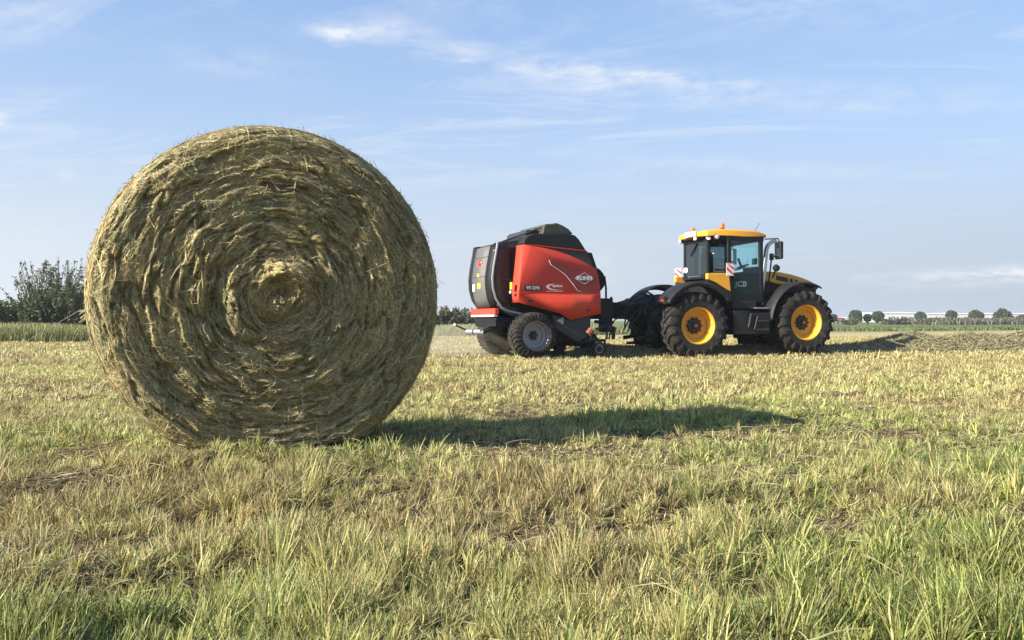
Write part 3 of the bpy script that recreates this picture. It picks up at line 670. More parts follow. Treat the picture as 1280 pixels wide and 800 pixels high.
# ------------------------------------------------------------------ tractor
def build_tractor():
    GZ0 = -0.12
    T = Frame(874, 19.33, R_(15.5), -1.2, GZ0)
    root = empty('tractor', (T.O[0], T.O[1], GZ0), T.head)
    tag(root, 'yellow and black farm tractor with yellow wheel rims towing the red baler', 'tractor')
    u, U, p = T.u, T.U, T.p
    rw = u(874, 407.7, -1.2); fw = u(1009.5, 403.6, -1.2)
    Rt, w = .825, .56
    yc = -1.2 + w / 2
    for sd in (-1, 1):
        wheel(root, (rw[0], sd * 0.92, rw[1] + .01), Rt, w, .43, 20, M['rimyellow'], .185, .22, flip=sd > 0, spin=.1, hubcap=M['orange'], lug_w=.062)
        wheel(root, (fw[0], sd * 0.93, fw[1] + .01), Rt - .015, w - .04, .425, 20, M['rimyellow'], .165, .20, flip=sd > 0, spin=.27, hubcap=M['orange'], lug_w=.058)
    X = lambda px_, y=-1.0: u(px_, 400, y)[0]
    Zz = lambda px_, py_, y=-1.0: u(px_, py_, y)[1]
    rx, fx = rw[0], fw[0]
    # chassis beams, axles, transmission, front bulk
    mb = MB()
    mb.box(((rx + fx) / 2 + .1, 0, .78), (fx - rx + 1.0, .55, .42))
    mb.tube([(rx, -.75, rw[1]), (rx, .75, rw[1])], .17, 16); mb.tube([(fx, -.8, fw[1]), (fx, .8, fw[1])], .12, 16)
    mb.box((rx - .35, 0, .85), (.5, .7, .7)); mb.box((rx + .05, 0, 1.15), (.9, .8, .6))
    mb.box((fx - .55, 0, 1.0), (1.5, .62, .5)); mb.box((fx + .45, 0, .78), (.5, .7, .4))
    mb.build('chassis', M['frame'], root, bevel=.02)
    # fuel tank / tool box with steps, near and far
    ytank = -1.12
    for sd in (-1, 1):
        pts = U([(917, 388), (937, 388), (940, 391), (963, 391), (963, 417), (917, 418.5)], ytank)
        mb = MB(); y0, y1 = sd * -ytank, sd * .5
        mb.prism(pts, y0, y1); mb.build('fuel_tank', M['black'], root, bevel=.025)
        mb = MB(); pts = U([(914, 376), (946, 376), (946, 387), (917, 387)], ytank + .1); mb.prism(pts, sd * 1.02, sd * .4); mb.build('battery_box', M['black'], root, bevel=.03)
        st = MB()
        for (a, b_, c_, d_) in ((944, 960, 384, 386),): st.prism(U([(a, c_), (b_, c_), (b_, d_), (a, d_)], ytank), sd * 1.12, sd * .85)
        st.build('step', M['steel'], root, bevel=.008)
        st = MB()
        for py_ in (400, 411): st.prism(U([(946, py_), (961, py_), (961, py_ + 2), (946, py_ + 2)], ytank - .05), sd * 1.17, sd * 1.12)
        st.tube([(u(946, 398, ytank)[0], sd * 1.16, u(946, 395, ytank)[1]), (u(942, 398, ytank)[0], sd * 1.16, u(942, 412, ytank)[1])], .018, 6)
        st.build('ladder', M['darkgrey'], root, bevel=.006)
        rail = MB(); a = u(938, 392, ytank); b_ = u(935, 409, ytank); rail.tube([(a[0], sd * 1.15, a[1]), (b_[0], sd * 1.15, b_[1])], .02, 8); rail.build('grab_rail', M['darkgrey'], root)
    # ------ cab
    yn = -.82                                             # near side of the cab
    zf = u(930, 377, yn)[1]
    zt = u(930, 296, yn)[1]
    xrr = u(885, 320, -.60)[0]; xr = xrr + .20; xb = u(911, 320, yn)[0]; xa = u(951.5, 320, yn)[0]
    fr = MB(); t = .075
    def post(xb_, xt_, y, zb=zf, w_=t): fr.prism([(xb_ - w_ / 2, zb), (xb_ + w_ / 2, zb), (xt_ + w_ / 2, zt), (xt_ - w_ / 2, zt)], y - .04, y + .04)
    for sd in (-1, 1):
        y = sd * -yn
        post(xb, xb, y, w_=.10); post(xa, xa - .02, y, w_=.10)
        fr.box(((xb + xa) / 2, y, zt - .04), (xa - xb + .1, .09, .12))
        fr.box(((xb + xa) / 2, y, zf + .06), (xa - xb, .08, .16))
    yrear = .60                                           # rear window narrower than the cab
    zr0 = u(860, 346, -.6)[1]
    for sd in (-1, 1): fr.prism([(xrr - .035, zr0), (xrr + .035, zr0), (xrr + .035, zt), (xrr - .035, zt)], sd * yrear - .035, sd * yrear + .035)
    fr.box((xrr, 0, zt - .05), (.08, 1.3, .12)); fr.box((xrr, 0, zr0 + .02), (.1, 1.3, .1))
    fr.box((xa + .0, 0, zt - .04), (.1, 1.6, .12)); fr.box((xa + .0, 0, zf + .35), (.1, 1.6, .9))
    fr.box(((xr + xa) / 2 - .1, 0, zf + .02), (xa - xr + .3, 1.56, .08))
    fr.box((xr + .1, 0, zf + .36), (.5, 1.5, .7))          # rear bulkhead under the seat
    fr.build('cab_frame', M['frame'], root, bevel=.012)
    # lower door, black
    for sd in (-1, 1):
        y = sd * -yn
        d = empty('door', (0, 0, 0), 0, root)
        zmid = u(930, 342, yn)[1]
        MB().prism([(xb + .055, zf + .15), (xa - .055, zf + .15), (xa - .055, zmid), (xb + .055, zmid)], y - .012, y + .012).build('lower_pane', M['tint2'], d)
        MB().prism([(xb + .055, zmid), (xa - .055, zmid), (xa - .065, zt - .10), (xb + .055, zt - .10)], y - .008, y + .008).build('glass_pane', M['glass'], d)
        MB().tube([(xb + .12, y + sd * .03, zmid - .18), (xb + .12, y + sd * .05, zmid - .05), (xb + .12, y + sd * .03, zmid + .02)], .014, 6).build('handle', M['black'], d)
        zq = u(890, 341, yn)[1]; pl = [(xrr + .03, sd * .615), (xrr + .10, sd * .72), (xrr + .22, sd * .785), (xrr + .40, sd * .81), (xb - .04, sd * .82)]
        MB().loft([(a, b_, zq) for a, b_ in pl], [(a, b_, zt - .08) for a, b_ in pl]).build('quarter_window', M['tint'], root, solid=.012, smooth=60)
        MB().loft([(a, b_, zq - .14) for a, b_ in pl], [(a, b_, zq + .01) for a, b_ in pl]).build('window_sill', M['frame'], root, solid=.03, smooth=60)
        MB().loft([(a, b_, zt - .10) for a, b_ in pl], [(a, b_, zt + .02) for a, b_ in pl]).build('window_header', M['frame'], root, solid=.03, smooth=60)
    MB().box((xrr - .01, 0, (zr0 + zt) / 2), (.012, 2 * yrear - .07, zt - zr0 - .14)).build('rear_window', M['tint'], root)
    MB().box((xa + .0, 0, (zf + .8 + zt) / 2), (.012, 1.5, zt - zf - .92)).build('windscreen', M['glass'], root)
    lx, lz = u(925.5, 355.3, yn); text('door_lettering', 'JCB', .185, M['letter'], root, (lx + .01, yn - .016, lz), bold=.004, sx=1.15)
    # rear wiper, interior
    MB().tube([(xrr - .03, -.1, zt - .12), (xrr - .04, .25, zt - .42)], .018, 5).build('wiper', M['black'], root)
    s = MB(); sx = (xr + xb) / 2 + .12; s.box((sx + .1, 0, zf + .62), (.5, .5, .14)); s.box((sx - .14, 0, zf + .95), (.12, .48, .62)); s.box((sx - .16, 0, zf + 1.33), (.1, .26, .18)); s.box((sx + .12, -.3, zf + .82), (.4, .08, .05))
    s.build('seat', M['seat'], root, bevel=.035)
    s = MB(); cx_, cz_ = u(927, 334, 0); s.lathe([(.19, -.012), (.205, 0), (.19, .012), (.178, 0)], n=28, close=True); s.tube([(-.17, 0, 0), (.17, 0, 0)], .015, 5); s.tube([(0, 0, -.17), (0, 0, .17)], .015, 5)
    s.tube([(0, 0, 0), (0, .25, 0)], .03, 8)
    o = s.build('steering_wheel', M['seat'], root); o.location = (cx_, 0, cz_); o.rotation_euler = (R_(65), 0, R_(90))
    MB().box((cx_ + .28, 0, cz_ - .25), (.2, .5, .5)).box((cx_ + .1, -.45, cz_ + .12), (.05, .22, .16)).build('dashboard', M['seat'], root, bevel=.03)
    # ------ roof
    sts = [(u(873, 290, -.5)[0], .50, u(873, 290.6, -.5)[1], u(873, 295.5, -.5)[1]), (u(884, 288, -.76)[0], .76, u(884, 288, -.76)[1], u(884, 294.8, -.76)[1]), (u(902, 286, -.86)[0], .86, u(902, 286.3, -.86)[1], u(902, 294.5, -.86)[1]),
           (u(930, 287, -.87)[0], .87, u(930, 287.4, -.87)[1], u(930, 296, -.87)[1]), (u(948, 288.5, -.86)[0], .86, u(948, 289, -.86)[1], u(948, 297, -.86)[1]), (u(958, 292, -.80)[0], .80, u(958, 292.5, -.80)[1], u(958, 297.3, -.80)[1])]
    V, Fs = [], []
    for x_, w_, a_, b_ in sts: V += [(x_, -w_, b_), (x_, -w_, a_ - .02), (x_, -w_ + .10, a_ + .02), (x_, w_ - .10, a_ + .02), (x_, w_, a_ - .02), (x_, w_, b_)]
    for i in range(len(sts) - 1):
        for k in range(6): Fs.append((6 * i + k, 6 * i + (k + 1) % 6, 6 * i + 6 + (k + 1) % 6, 6 * i + 6 + k))
    Fs += [tuple(range(6)), tuple(range(6 * len(sts) - 6, 6 * len(sts)))]
    MB().add(V, Fs).build('roof', M['yellow'], root, bevel=.02, seg=3, smooth=40)
    x0, zr_ = sts[0][0], (sts[0][2] + sts[0][3]) / 2
    mb = MB().box(((xr + xa) / 2 + .05, 0, zt + .015), (xa - xr + .02, 1.62, .07)); mb.box((xrr + .1, 0, zt + .015), (.25, 1.15, .07)); mb.build('roof_lining', M['frame'], root, bevel=.015)
    # white roof box, lamps
    bx_, bz_ = u(863, 293.5, -.3); MB().box((x0 - .035, -.14, zr_ + .03), (.05, .58, .13)).build('rear_sign', M['white'], root, bevel=.01)
    for yy in (-.40, .42):
        l_ = empty('work_light', (x0 + .0, yy, zt - .03), 0, root)
        MB().box((0, 0, 0), (.07, .15, .10)).build('housing', M['black'], l_, bevel=.02); MB().box((-.04, 0, 0), (.012, .13, .085)).build('lens', M['lens'], l_, bevel=.004)
    for pxx, pyy, yy in ((885.5, 297, -.68), (896, 295.8, -.84)):
        x_, z_ = u(pxx, pyy, yy); l_ = empty('work_light', (x_, yy, z_), R_(-25) if yy > -.7 else 0, root)
        MB().lathe([(.001, -.02), (.06, -.015), (.075, .01), (.06, .07), (.001, .08)], n=20).build('housing', M['black'], l_)
        MB().lathe([(.001, -.032), (.058, -.022), (.058, -.01)], n=20).build('lens', M['lens'], l_)
    for pxx, pyy, yy in ((902.5, 286.5, -.55), (866, 292, .1)):
        x_, z_ = u(pxx, pyy, yy); bcn = empty('beacon', (x_, yy, z_), 0, root)
        MB().tube([(0, 0, -.06), (0, 0, .03)], .06, 14).build('base', M['black'], bcn); MB().tube([(0, 0, .03), (0, 0, .13), (0, 0, .15)], [.065, .06, .03], 16).build('lens', M['orange'], bcn)
    MB().tube([p(943, 290, -.5), p(949, 279, -.5)], .006, 5).build('antenna', M['black'], root)
    # ------ yellow panel behind the door
    for sd in (-1, 1):
        pts = U([(884, 341.5), (911, 341.5), (913.5, 364.5), (910, 363), (903, 358.5), (894, 353), (884, 349)], yn - .06)
        mb = MB(); mb.prism(pts, sd * .90, sd * .78); mb.build('side_panel', M['yellow'], root, bevel=.02)
    # dark cab lower rear skin between fender and door
    for sd in (-1, 1):
        pts = U([(884, 350), (903, 359), (913, 366), (916, 376), (917, 392), (912, 392), (905, 378), (890, 362)], yn - .02)
        MB().prism(pts, sd * .88, sd * .5).build('wheel_arch', M['black'], root, bevel=.015)
    # ------ rear fenders
    def fender(cx_, cz_, R0, a0, a1, y0, y1, name, n=22, lip=.10, th_=.035):
        vs_, fs = [], []
        for i in range(n + 1):
            a = a0 + (a1 - a0) * i / n; c_, s_ = math.cos(a), math.sin(a)
            R1 = R0
            ring = [(R1 - lip, y0), (R1 - .03, y0 - .0), (R1, y0 + (y1 - y0) * .12), (R1 + .012, y0 + (y1 - y0) * .5), (R1, y1)]
            for r, y in ring: vs_.append((cx_ + r * c_, y, cz_ + r * s_))
        m = 5
        for i in range(n):
            for k in range(m - 1): fs.append((i * m + k, i * m + k + 1, (i + 1) * m + k + 1, (i + 1) * m + k))
        return MB().add(vs_, fs).build(name, M['black'], root, solid=th_, smooth=50)
    for sd in (-1, 1):
        fender(rw[0] + .02, rw[1] + .06, 1.0, R_(34), R_(150), sd * 1.24, sd * .60, 'rear_mudguard')
        fender(fw[0] - .02, fw[1] + .03, .99, R_(62), R_(178), sd * 1.16, sd * .66, 'front_mudguard', lip=.05)
    # rear lights on mudguard ends
    for sd in (-1, 1):
        a = R_(148); cx_, cz_ = rw[0] + .02 + 1.01 * math.cos(a), rw[1] + .06 + 1.01 * math.sin(a)
        l_ = empty('tail_light', (cx_, sd * 1.02, cz_), 0, root); l_.rotation_euler = (0, R_(-30), 0); l_.scale = (.8, .8, .8)
        MB().box((0.02, 0, .03), (.08, .36, .26)).build('housing', M['black'], l_, bevel=.02)
        MB().box((-.025, 0, .11), (.02, .26, .05)).build('red_lens', M['redlens'], l_, bevel=.005); MB().box((-.025, -sd * .03, .045), (.02, .18, .045)).build('amber_lens', M['orange'], l_, bevel=.005); MB().box((-.025, 0, -.02), (.02, .14, .03)).build('clear_lens', M['yel2'], l_, bevel=.005)
    # white grab bar on the mudguard
    MB().tube([p(861, 346.5, -1.0), p(875, 345.5, -1.0)], .022, 6).build('grab_bar', M['silver'], root)
    MB().lathe([(.001, -.02), (.07, -.015), (.075, .02), (.001, .03)], n=18).build('round_lamp', M['lens'], root, loc=tuple(p(857.3, 338, .50))).rotation_euler = (0, 0, R_(-60))
    x_, z_ = u(912.7, 336.6, -1.12); hatch_board(root, (x_, -1.12, z_), .20, .31)
    MB().tube([(x_, -1.10, z_ - .1), (x_ + .08, -.85, z_ - .1)], .014, 6).build('board_bracket', M['black'], root)
    x_, z_ = u(847.5, 342, .95); hatch_board(root, (x_, .95, z_), .17, .30, R_(-40))
    MB().tube([(x_, .97, z_ - .14), (x_ + .1, .85, z_ - .35)], .014, 6).build('board_bracket', M['black'], root)
    # ------ bonnet
    yb = -.46
    topl = U([(953, 339), (967, 339.5), (975, 340), (990, 343), (1003, 347), (1014, 351.5), (1020, 355.5), (1021.5, 358.5)], yb)
    lowl = U([(1020, 361), (1010, 357.5), (1000, 357.5), (985, 357.5), (972, 355), (960, 352), (953, 351)], yb)
    MB().prism(topl + lowl, yb, -yb).build('bonnet', M['yellow'], root, bevel=.05, seg=3)
    pts = U([(953, 350), (985, 356.5), (1010, 357), (1021, 362), (1020, 372), (1000, 385), (953, 390)], yb + .04)
    MB().prism(pts, yb + .04, -yb - .04).build('engine_cover', M['black'], root, bevel=.03)
    for sd in (-1, 1):
        for a in ([(970, 344), (985, 347.5), (985, 353), (970, 350)], [(987, 348), (991, 348.7), (991, 356), (987, 355.5)], [(993.5, 349.2), (997, 350), (997, 356.5), (993.5, 356.3)], [(999, 351), (1002, 351.8), (1002, 357), (999, 356.8)]):
            MB().prism(U(a, yb), sd * (-yb + .006), sd * (-yb - .04)).build('air_vent', M['hub'], root)
        MB().prism(U([(1008, 353), (1017, 355.5), (1020, 358.5), (1012, 358)], yb), sd * (-yb + .006), sd * .3).build('headlight', M['black'], root, bevel=.004)
    MB().prism(U([(1021, 358), (1025, 359.5), (1023, 362), (1021, 362)], yb), -.4, .4).build('front_grille', M['black'], root, bevel=.01)
    MB().box((fx + .72, 0, .82), (.3, .75, .38)).box((fx + .62, 0, 1.15), (.25, .8, .5)).build('front_weight', M['frame'], root, bevel=.03)
    # ------ exhaust, intake
    ye = -.66
    MB().tube([p(951, 377, ye), p(952.5, 362, ye), p(954.5, 345, ye), p(956.5, 325, ye), p(958, 312, ye), p(960, 306.5, ye), p(964, 303, ye), p(969.5, 300.5, ye)], [.052, .055, .058, .058, .056, .055, .053, .05], 16).build('exhaust_pipe', M['steel'], root)
    MB().tube([p(950.5, 378, ye), p(950.2, 381.5, ye)], .085, 14).build('exhaust_base', M['yellow'], root, bevel=.01)
    MB().tube([p(958, 376, ye + .1), p(960.5, 355, ye + .1), p(963, 335, ye + .1), p(964.5, 322, ye + .1)], .020, 8).build('intake_pipe', M['darkgrey'], root)
    MB().tube([p(964.5, 325, ye + .1), p(964.5, 317, ye + .1)], .055, 12).build('pre_cleaner', M['black'], root)
    for sd in (-1, 1):
        ym = -1.08
        f = lambda a, b_, yy=ym: Vector((u(a, b_, yy)[0], sd * -yy, u(a, b_, yy)[1]))
        mr = empty('mirror', (0, 0, 0), 0, root)
        MB().tube([f(956, 299, -.84), f(965, 298.5, -.95), f(972.5, 298), f(974, 302)], .018, 6).build('arm', M['black'], mr)
        q = f(973.7, 313); MB().box((q.x, q.y, q.z), (.10, .26, .44)).build('housing', M['black'], mr, bevel=.03)
        MB().box((q.x - .054, q.y, q.z), (.006, .2, .36)).build('mirror_glass', M['mirror'], mr)
        MB().tube([f(965.5, 320), f(971, 320)], .03, 8).build('clamp', M['black'], mr)
    q = p(970.5, 335, -.75); o = MB(); o.lathe([(.001, -.06), (.07, -.055), (.095, .0), (.07, .06), (.001, .07)], n=18); o.build('front_lamp', M['black'], root, loc=tuple(q))
    MB().tube([tuple(q), tuple(q + Vector((-.05, .1, -.25)))], .02, 6).build('lamp_bracket', M['black'], root)
    # ------ rear linkage
    mb = MB(); 
    for sd in (-1, 1):
        mb.tube([(rx - .45, sd * .42, .62), (rx - .95, sd * .46, .50), (rx - 1.25, sd * .46, .46)], [.05, .045, .055], 8)
        mb.tube([(rx - .5, sd * .38, 1.35), (rx - .9, sd * .44, 1.22), (rx - 1.0, sd * .45, .55)], [.05, .045, .03], 8)
        mb.tube([(rx - .4, sd * .3, 1.3), (rx - .7, sd * .36, .75)], .045, 8)
    mb.tube([(rx - .5, 0, 1.15), (rx - .85, .02, .98), (rx - 1.15, 0, .92)], .04, 8)
    mb.box((rx - .62, 0, .48), (.22, .3, .55)); mb.box((rx - .95, 0, .34), (.8, .14, .07))
    mb.box((rx - .58, .0, 1.38), (.24, .55, .3)); mb.box((rx - .58, -.5, 1.18), (.1, .22, .3)); mb.box((rx - .58, .5, 1.18), (.1, .22, .3))
    mb.build('rear_linkage', M['frame'], root, bevel=.012)
    MB().lathe([(.001, -.01), (.05, -.008), (.05, .01), (.001, .012)], n=14).build('orange_reflector', M['orange'], root, loc=(rx - .80, -.12, .50)).rotation_euler = (0, 0, R_(-90))
    rnd = random.Random(3)
    hs = MB()
    for i in range(9):
        y = -.35 + .09 * i; s_ = Vector((rx - .6, y, 1.35 + rnd.uniform(-.1, .12))); e_ = Vector((rx - 1.7 + rnd.uniform(-.1, .1), y * .4, .95 + rnd.uniform(-.1, .1)))
        m_ = (s_ + e_) / 2; pk = rnd.uniform(.05, .34)
        hs.tube([s_, s_ * .75 + e_ * .25 + Vector((0, 0, pk)), m_ + Vector((0, 0, pk)), s_ * .25 + e_ * .75 + Vector((0, 0, pk * .5)), e_], .017, 6)
    for i in range(14):
        y = rnd.uniform(-.45, .5); s_ = Vector((rx - rnd.uniform(.45, .7), y, rnd.uniform(1.2, 1.5))); e_ = Vector((rx - rnd.uniform(.8, 1.5), y * .6, rnd.uniform(.6, 1.25)))
        hs.tube([s_, s_ * .7 + e_ * .3 + Vector((-.1, 0, rnd.uniform(.05, .22))), s_ * .3 + e_ * .7 + Vector((-.12, 0, rnd.uniform(.0, .2))), e_], .02, 6)
    hs.build('hydraulic_hoses', M['hub'], root)
    mb = MB()
    for i in range(10):
        q = Vector((rx - rnd.uniform(.55, .9), rnd.uniform(-.5, .5), rnd.uniform(.55, 1.45))); MB().box(q, (rnd.uniform(.06, .16), rnd.uniform(.06, .2), rnd.uniform(.06, .22))).build('spool_valve', M['darkgrey'], root, bevel=.01)
    for a, b_, c_, d_ in ((.75, -.48, 1.50, 1.28), (.72, .3, 1.62, 1.3)): MB().tube([(rx - a, b_, c_), (rx - a - .02, b_, d_)], .05, 8).build('lift_cylinder', M['darkgrey'], root)
    return root
M['tint2'] = principled('dark_door_glass', (0.008, 0.016, 0.015), 0.12, spec=.25)
M['mirror'] = principled('mirror', (0.8, 0.8, 0.8), 0.03, metal=1)
build_tractor()

# ------------------------------------------------------------------ baler
def build_baler():
    GZ0 = -0.11
    B = Frame(670.75, 17.9, R_(23), -1.25, GZ0)
    root = empty('round_baler', (B.O[0], B.O[1], GZ0), B.head)
    tag(root, 'red and black round baler hitched behind the yellow tractor', 'baler')
    u, U, p = B.u, B.U, B.p
    wx, wz = u(670.75, 419.5, -1.25)
    for sd in (-1, 1):
        wheel(root, (wx, sd * 1.00, wz), .525, .50, .312, 30, M['silver'], .085, .15, flip=sd > 0, lug_h=.022, lug_w=.040, sweep=.42, spin=.2, n=64)
    yp = -1.08
    crease_l, crease_r = u(648.5, 366, yp), u(750.5, 368.5, yp)
    for sd in (-1, 1):
        S = lambda pts, y: [(a, sd * -y, b_) for a, b_ in U(pts, y)]
        side = empty('side_cover', (0, 0, 0), 0, root)
        up_ = [(654.5, 306), (664, 307.5), (678, 309.5), (695, 313.5), (712, 319), (727, 326), (738, 332), (744.5, 335.5), (747.5, 345), (749.8, 358), (750.6, 368.5)]
        A = S(up_, yp); Lw = S([(648.8, 366)], yp); bot = S([(648.5, 378), (672, 384.5), (700, 392), (713, 400), (738, 394.5), (751, 392)], yp + .07)
        mb = MB(); n = len(A)
        mb.add(A + Lw, [list(range(n + 1))])
        cr = S([(648.8, 366), (672, 366.5), (700, 367.2), (713, 367.5), (738, 368.2), (750.6, 368.5)], yp)
        mb.add(cr + bot, [(i, i + 1, 7 + i, 6 + i) for i in range(5)])
        # rear return of the cover
        a = S([(654.5, 306), (648.8, 366)], yp); a2 = S([(648.5, 378)], yp + .07)
        ins = .34
        e = [(a[0][0] - .02, a[0][1] + -sd * ins, a[0][2] + .01), (a[1][0] - .03, a[1][1] - sd * ins, a[1][2]), (a2[0][0] - .04, a2[0][1] - sd * ins, a2[0][2])]
        mb.add([a[0], a[1], a2[0], e[0], e[1], e[2]], [(0, 1, 4, 3), (1, 2, 5, 4)])
        mb.build('cover_panel', M['red'], side, solid=.018, smooth=3)
        # dark red graphic with white edge, lettering
        if True:
            yg = sd * (-yp + .012)
            gp = U([(686, 325.5), (700, 329.5), (724, 337), (744, 346), (748, 356), (748.5, 364), (722, 364), (716, 355), (706, 343), (696, 336), (689, 332)], yp)
            MB().prism(gp, yg - .0015, yg + .0015).build('graphic', M['darkred'], side)
            ln = U([(686, 325.5), (688.5, 331), (696, 336), (706, 343), (716, 355), (722, 363.5), (726, 364.3)], yp)
            MB().tube([(x, yg, z) for x, z in ln], .007, 4).build('white_line', M['white'], side)
            cr2 = U([(650, 366), (672, 366.5), (700, 367.2), (750, 368.4)], yp - .006)
            MB().tube([(x, sd * (-yp + .006), z) for x, z in cr2], .009, 6).build('crease_rib', M['red'], side)
            for pp in ((662, 376), (735, 388)): x_, z_ = u(*pp, yp + .03); MB().box((x_, sd * (-yp - .02), z_), (.10, .03, .04)).build('latch', M['black'], side, bevel=.006)
    yt = yp - .016
    # diamond emblem with name
    def diamond(c, hw_, hh_, t_, name, mat, par):
        mb = MB(); o_ = [(c[0] - hw_, c[1]), (c[0], c[1] + hh_), (c[0] + hw_, c[1]), (c[0], c[1] - hh_)]; i_ = [(c[0] + (a - c[0]) * (1 - t_ / hw_), c[1] + (b_ - c[1]) * (1 - t_ / hw_)) for a, b_ in o_]
        V = [(a, yt - .003, b_) for a, b_ in o_] + [(a, yt - .003, b_) for a, b_ in i_] + [(a, yt + .004, b_) for a, b_ in o_] + [(a, yt + .004, b_) for a, b_ in i_]
        fs = []
        for k in range(4):
            j = (k + 1) % 4; fs += [(k, j, 4 + j, 4 + k), (8 + k, 8 + j, 12 + j, 12 + k), (k, j, 8 + j, 8 + k), (4 + k, 4 + j, 12 + j, 12 + k)]
        return mb.add(V, fs).build(name, mat, par)
    kc = u(730.5, 348, yt)
    sc_ = 17.9 / F
    diamond(kc, .245, .135, .018, 'emblem_diamond', M['white'], root)
    text('maker_lettering', 'KUHN', .125, M['white'], root, (kc[0], yt - .004, kc[1]), bold=.006, sx=1.12)
    lc = u(666.5, 360, yt); MB().box((lc[0], yt, lc[1]), (.44, .006, .12)).build('model_plate', M['label'], root)
    text('model_lettering', 'VB 2290', .100, M['white'], root, (lc[0], yt - .006, lc[1]), bold=.0, sx=.95)
    wc = u(694, 359.5, yt)
    sw = MB(); 
    pts = [(-.22, .02), (-.19, .055), (-.10, .08), (.0, .085), (-.08, .065), (-.15, .035), (-.165, .015), (-.12, -.02), (-.02, -.045), (.20, -.055), (.0, -.062), (-.12, -.05), (-.20, -.02)]
    sw.prism([(wc[0] + a, wc[1] + b_) for a, b_ in pts], yt - .004, yt + .002)
    sw.box((wc[0] - .0, yt, wc[1] - .085), (.40, .006, .008))
    sw.build('swoosh_mark', M['white'], root)
    text('small_lettering', 'opticut', .085, M['white'], root, (wc[0] + .05, yt - .005, wc[1] + .04), shear=.3, bold=.002)
    # reflector on rear return
    r0 = u(645, 357, yp); MB().box((r0[0] - .055, -.93, r0[1]), (.012, .12, .16)).build('yellow_reflector', M['yel2'], root, bevel=.003); MB().box((r0[0] - .075, -.93, r0[1] - .14), (.012, .10, .06)).build('white_reflector', M['white'], root, bevel=.003)
    # top cowl and grey fillet
    cow = U([(653.5, 305), (656, 299), (660.5, 294.5), (667, 292), (690, 291.8), (712, 292.2), (719, 294), (724, 299), (733, 313), (700, 309.5), (672, 306.5)], yp + .01)
    MB().prism(cow, yp + .01, -yp - .01).build('top_cowl', M['black'], root, bevel=.03, seg=3)
    st = U([(656, 305.2), (672, 306.2), (700, 309.2), (733.5, 313), (733.5, 314.2), (700, 310.6), (672, 307.6), (656, 306.6)], yp)
    MB().prism(st, yp - .008, -yp + .008).build('red_strip', M['red'], root)
    fil = U([(658, 306.5), (700, 310.4), (734, 314), (742, 333), (736, 331), (712, 319), (695, 313.5), (678, 309.5)], yp + .012)
    MB().prism(fil, yp + .015, -yp - .015).build('upper_fillet', M['darkgrey'], root, bevel=.006)
    # hump deflector on top with hoses
    hp = U([(677.5, 293), (680, 281), (683, 279.8), (691, 279.6), (694, 278.6), (697, 279), (704, 282), (711, 286.5), (716.5, 292.5)], -.7)
    MB().prism(hp, -.72, .72).build('net_hood', M['olive'], root, bevel=.03)
    hp = U([(655, 302), (656, 290), (659, 287), (668, 287.5), (680, 288), (680, 294)], -.5)
    MB().prism(hp, -.5, .6).build('rear_hood', M['darkgrey'], root, bevel=.03)
    hs = MB()
    for k in range(4): hs.tube([p(662, 290.5, -.6 + .1 * k), p(670, 287 - k * .4, -.6 + .1 * k), p(679, 283 + k, -.6 + .1 * k), p(683, 289, -.6 + .1 * k)], .018, 6)
    hs.build('hoses', M['hub'], root)
    MB().tube([p(628, 302, -.55), p(645, 296, -.55), p(662, 290, -.55)], .022, 6).build('tie_rod', M['darkgrey'], root)
    # chamber body
    ch = U([(655, 303), (740, 316), (748, 340), (750, 388), (720, 400), (690, 402), (655, 392), (640, 386), (640, 312)], -.7)
    MB().prism(ch, -.70, .70).build('bale_chamber', M['frame'], root, bevel=.01)
    # tailgate
    tg = empty('tailgate', (0, 0, 0), 0, root)
    yi = -.62
    body = U([(625, 303), (652, 300.5), (652, 384), (640, 388), (630, 385), (622, 376), (619, 358), (621, 335)], yi)
    MB().prism(body, yi, -yi).build('tailgate_side', M['brown'], tg)
    pn = [(613, 307.5), (611.5, 316), (608.5, 332), (606.5, 347), (606.8, 360), (609, 373), (613.5, 385)]
    ed = [(620.5, 303), (618.5, 316), (615.5, 332), (613.8, 347), (614.5, 360), (618, 373), (625, 384)]
    nA = [(a, -.42, b_) for a, b_ in U(pn, -.42)]; nE = [(a, -.70, b_) for a, b_ in U(ed, -.70)]
    fA = [(a, .42, c_) for a, b_, c_ in nA]; fE = [(a, .70, c_) for a, b_, c_ in nE]
    MB().loft(nA, fA).build('rear_panel', M['greypanel'], tg, solid=.02, smooth=60)
    for s_, (a, e) in ((1, (nA, nE)), (-1, (fA, fE))):
        MB().loft(a, e).build('corner_panel', M['frame'], tg, solid=.02, smooth=60)
        sgn = -1 if s_ == 1 else 1
        inn = [(x + .22, sgn * .72, z - (0 if i < 6 else -.04)) for i, (x, y, z) in enumerate(e)]
        out_ = [(x, sgn * .72, z) for x, y, z in e]
        MB().loft(out_, inn).build('gate_rib', M['darkgrey'], tg, solid=.05, smooth=60)
        rail = [(x + .01, sgn * .76, z) for x, y, z in e[0:]] + [(e[-1][0] + .18, sgn * .76, e[-1][2] - .09), (e[-1][0] + .5, sgn * .76, e[-1][2] - .16)]
        MB().tube(rail, .028, 8).build('edge_rail', M['silver' if s_ == 1 else 'darkgrey'], tg)
        a_ = u(624, 306, -.7); b2 = u(652, 302.5, -.7)
        MB().prism(U([(621, 302.5), (652, 300), (652, 309), (640, 310), (626, 310)], -.7), sgn * .74, sgn * .66).build('top_beam', M['darkgrey'], tg, bevel=.01)
        MB().prism(U([(619, 345), (650, 350), (650, 353.5), (619, 348.5)], -.66), sgn * .69, sgn * .6).build('cross_rib', M['darkgrey'], tg, bevel=.008)
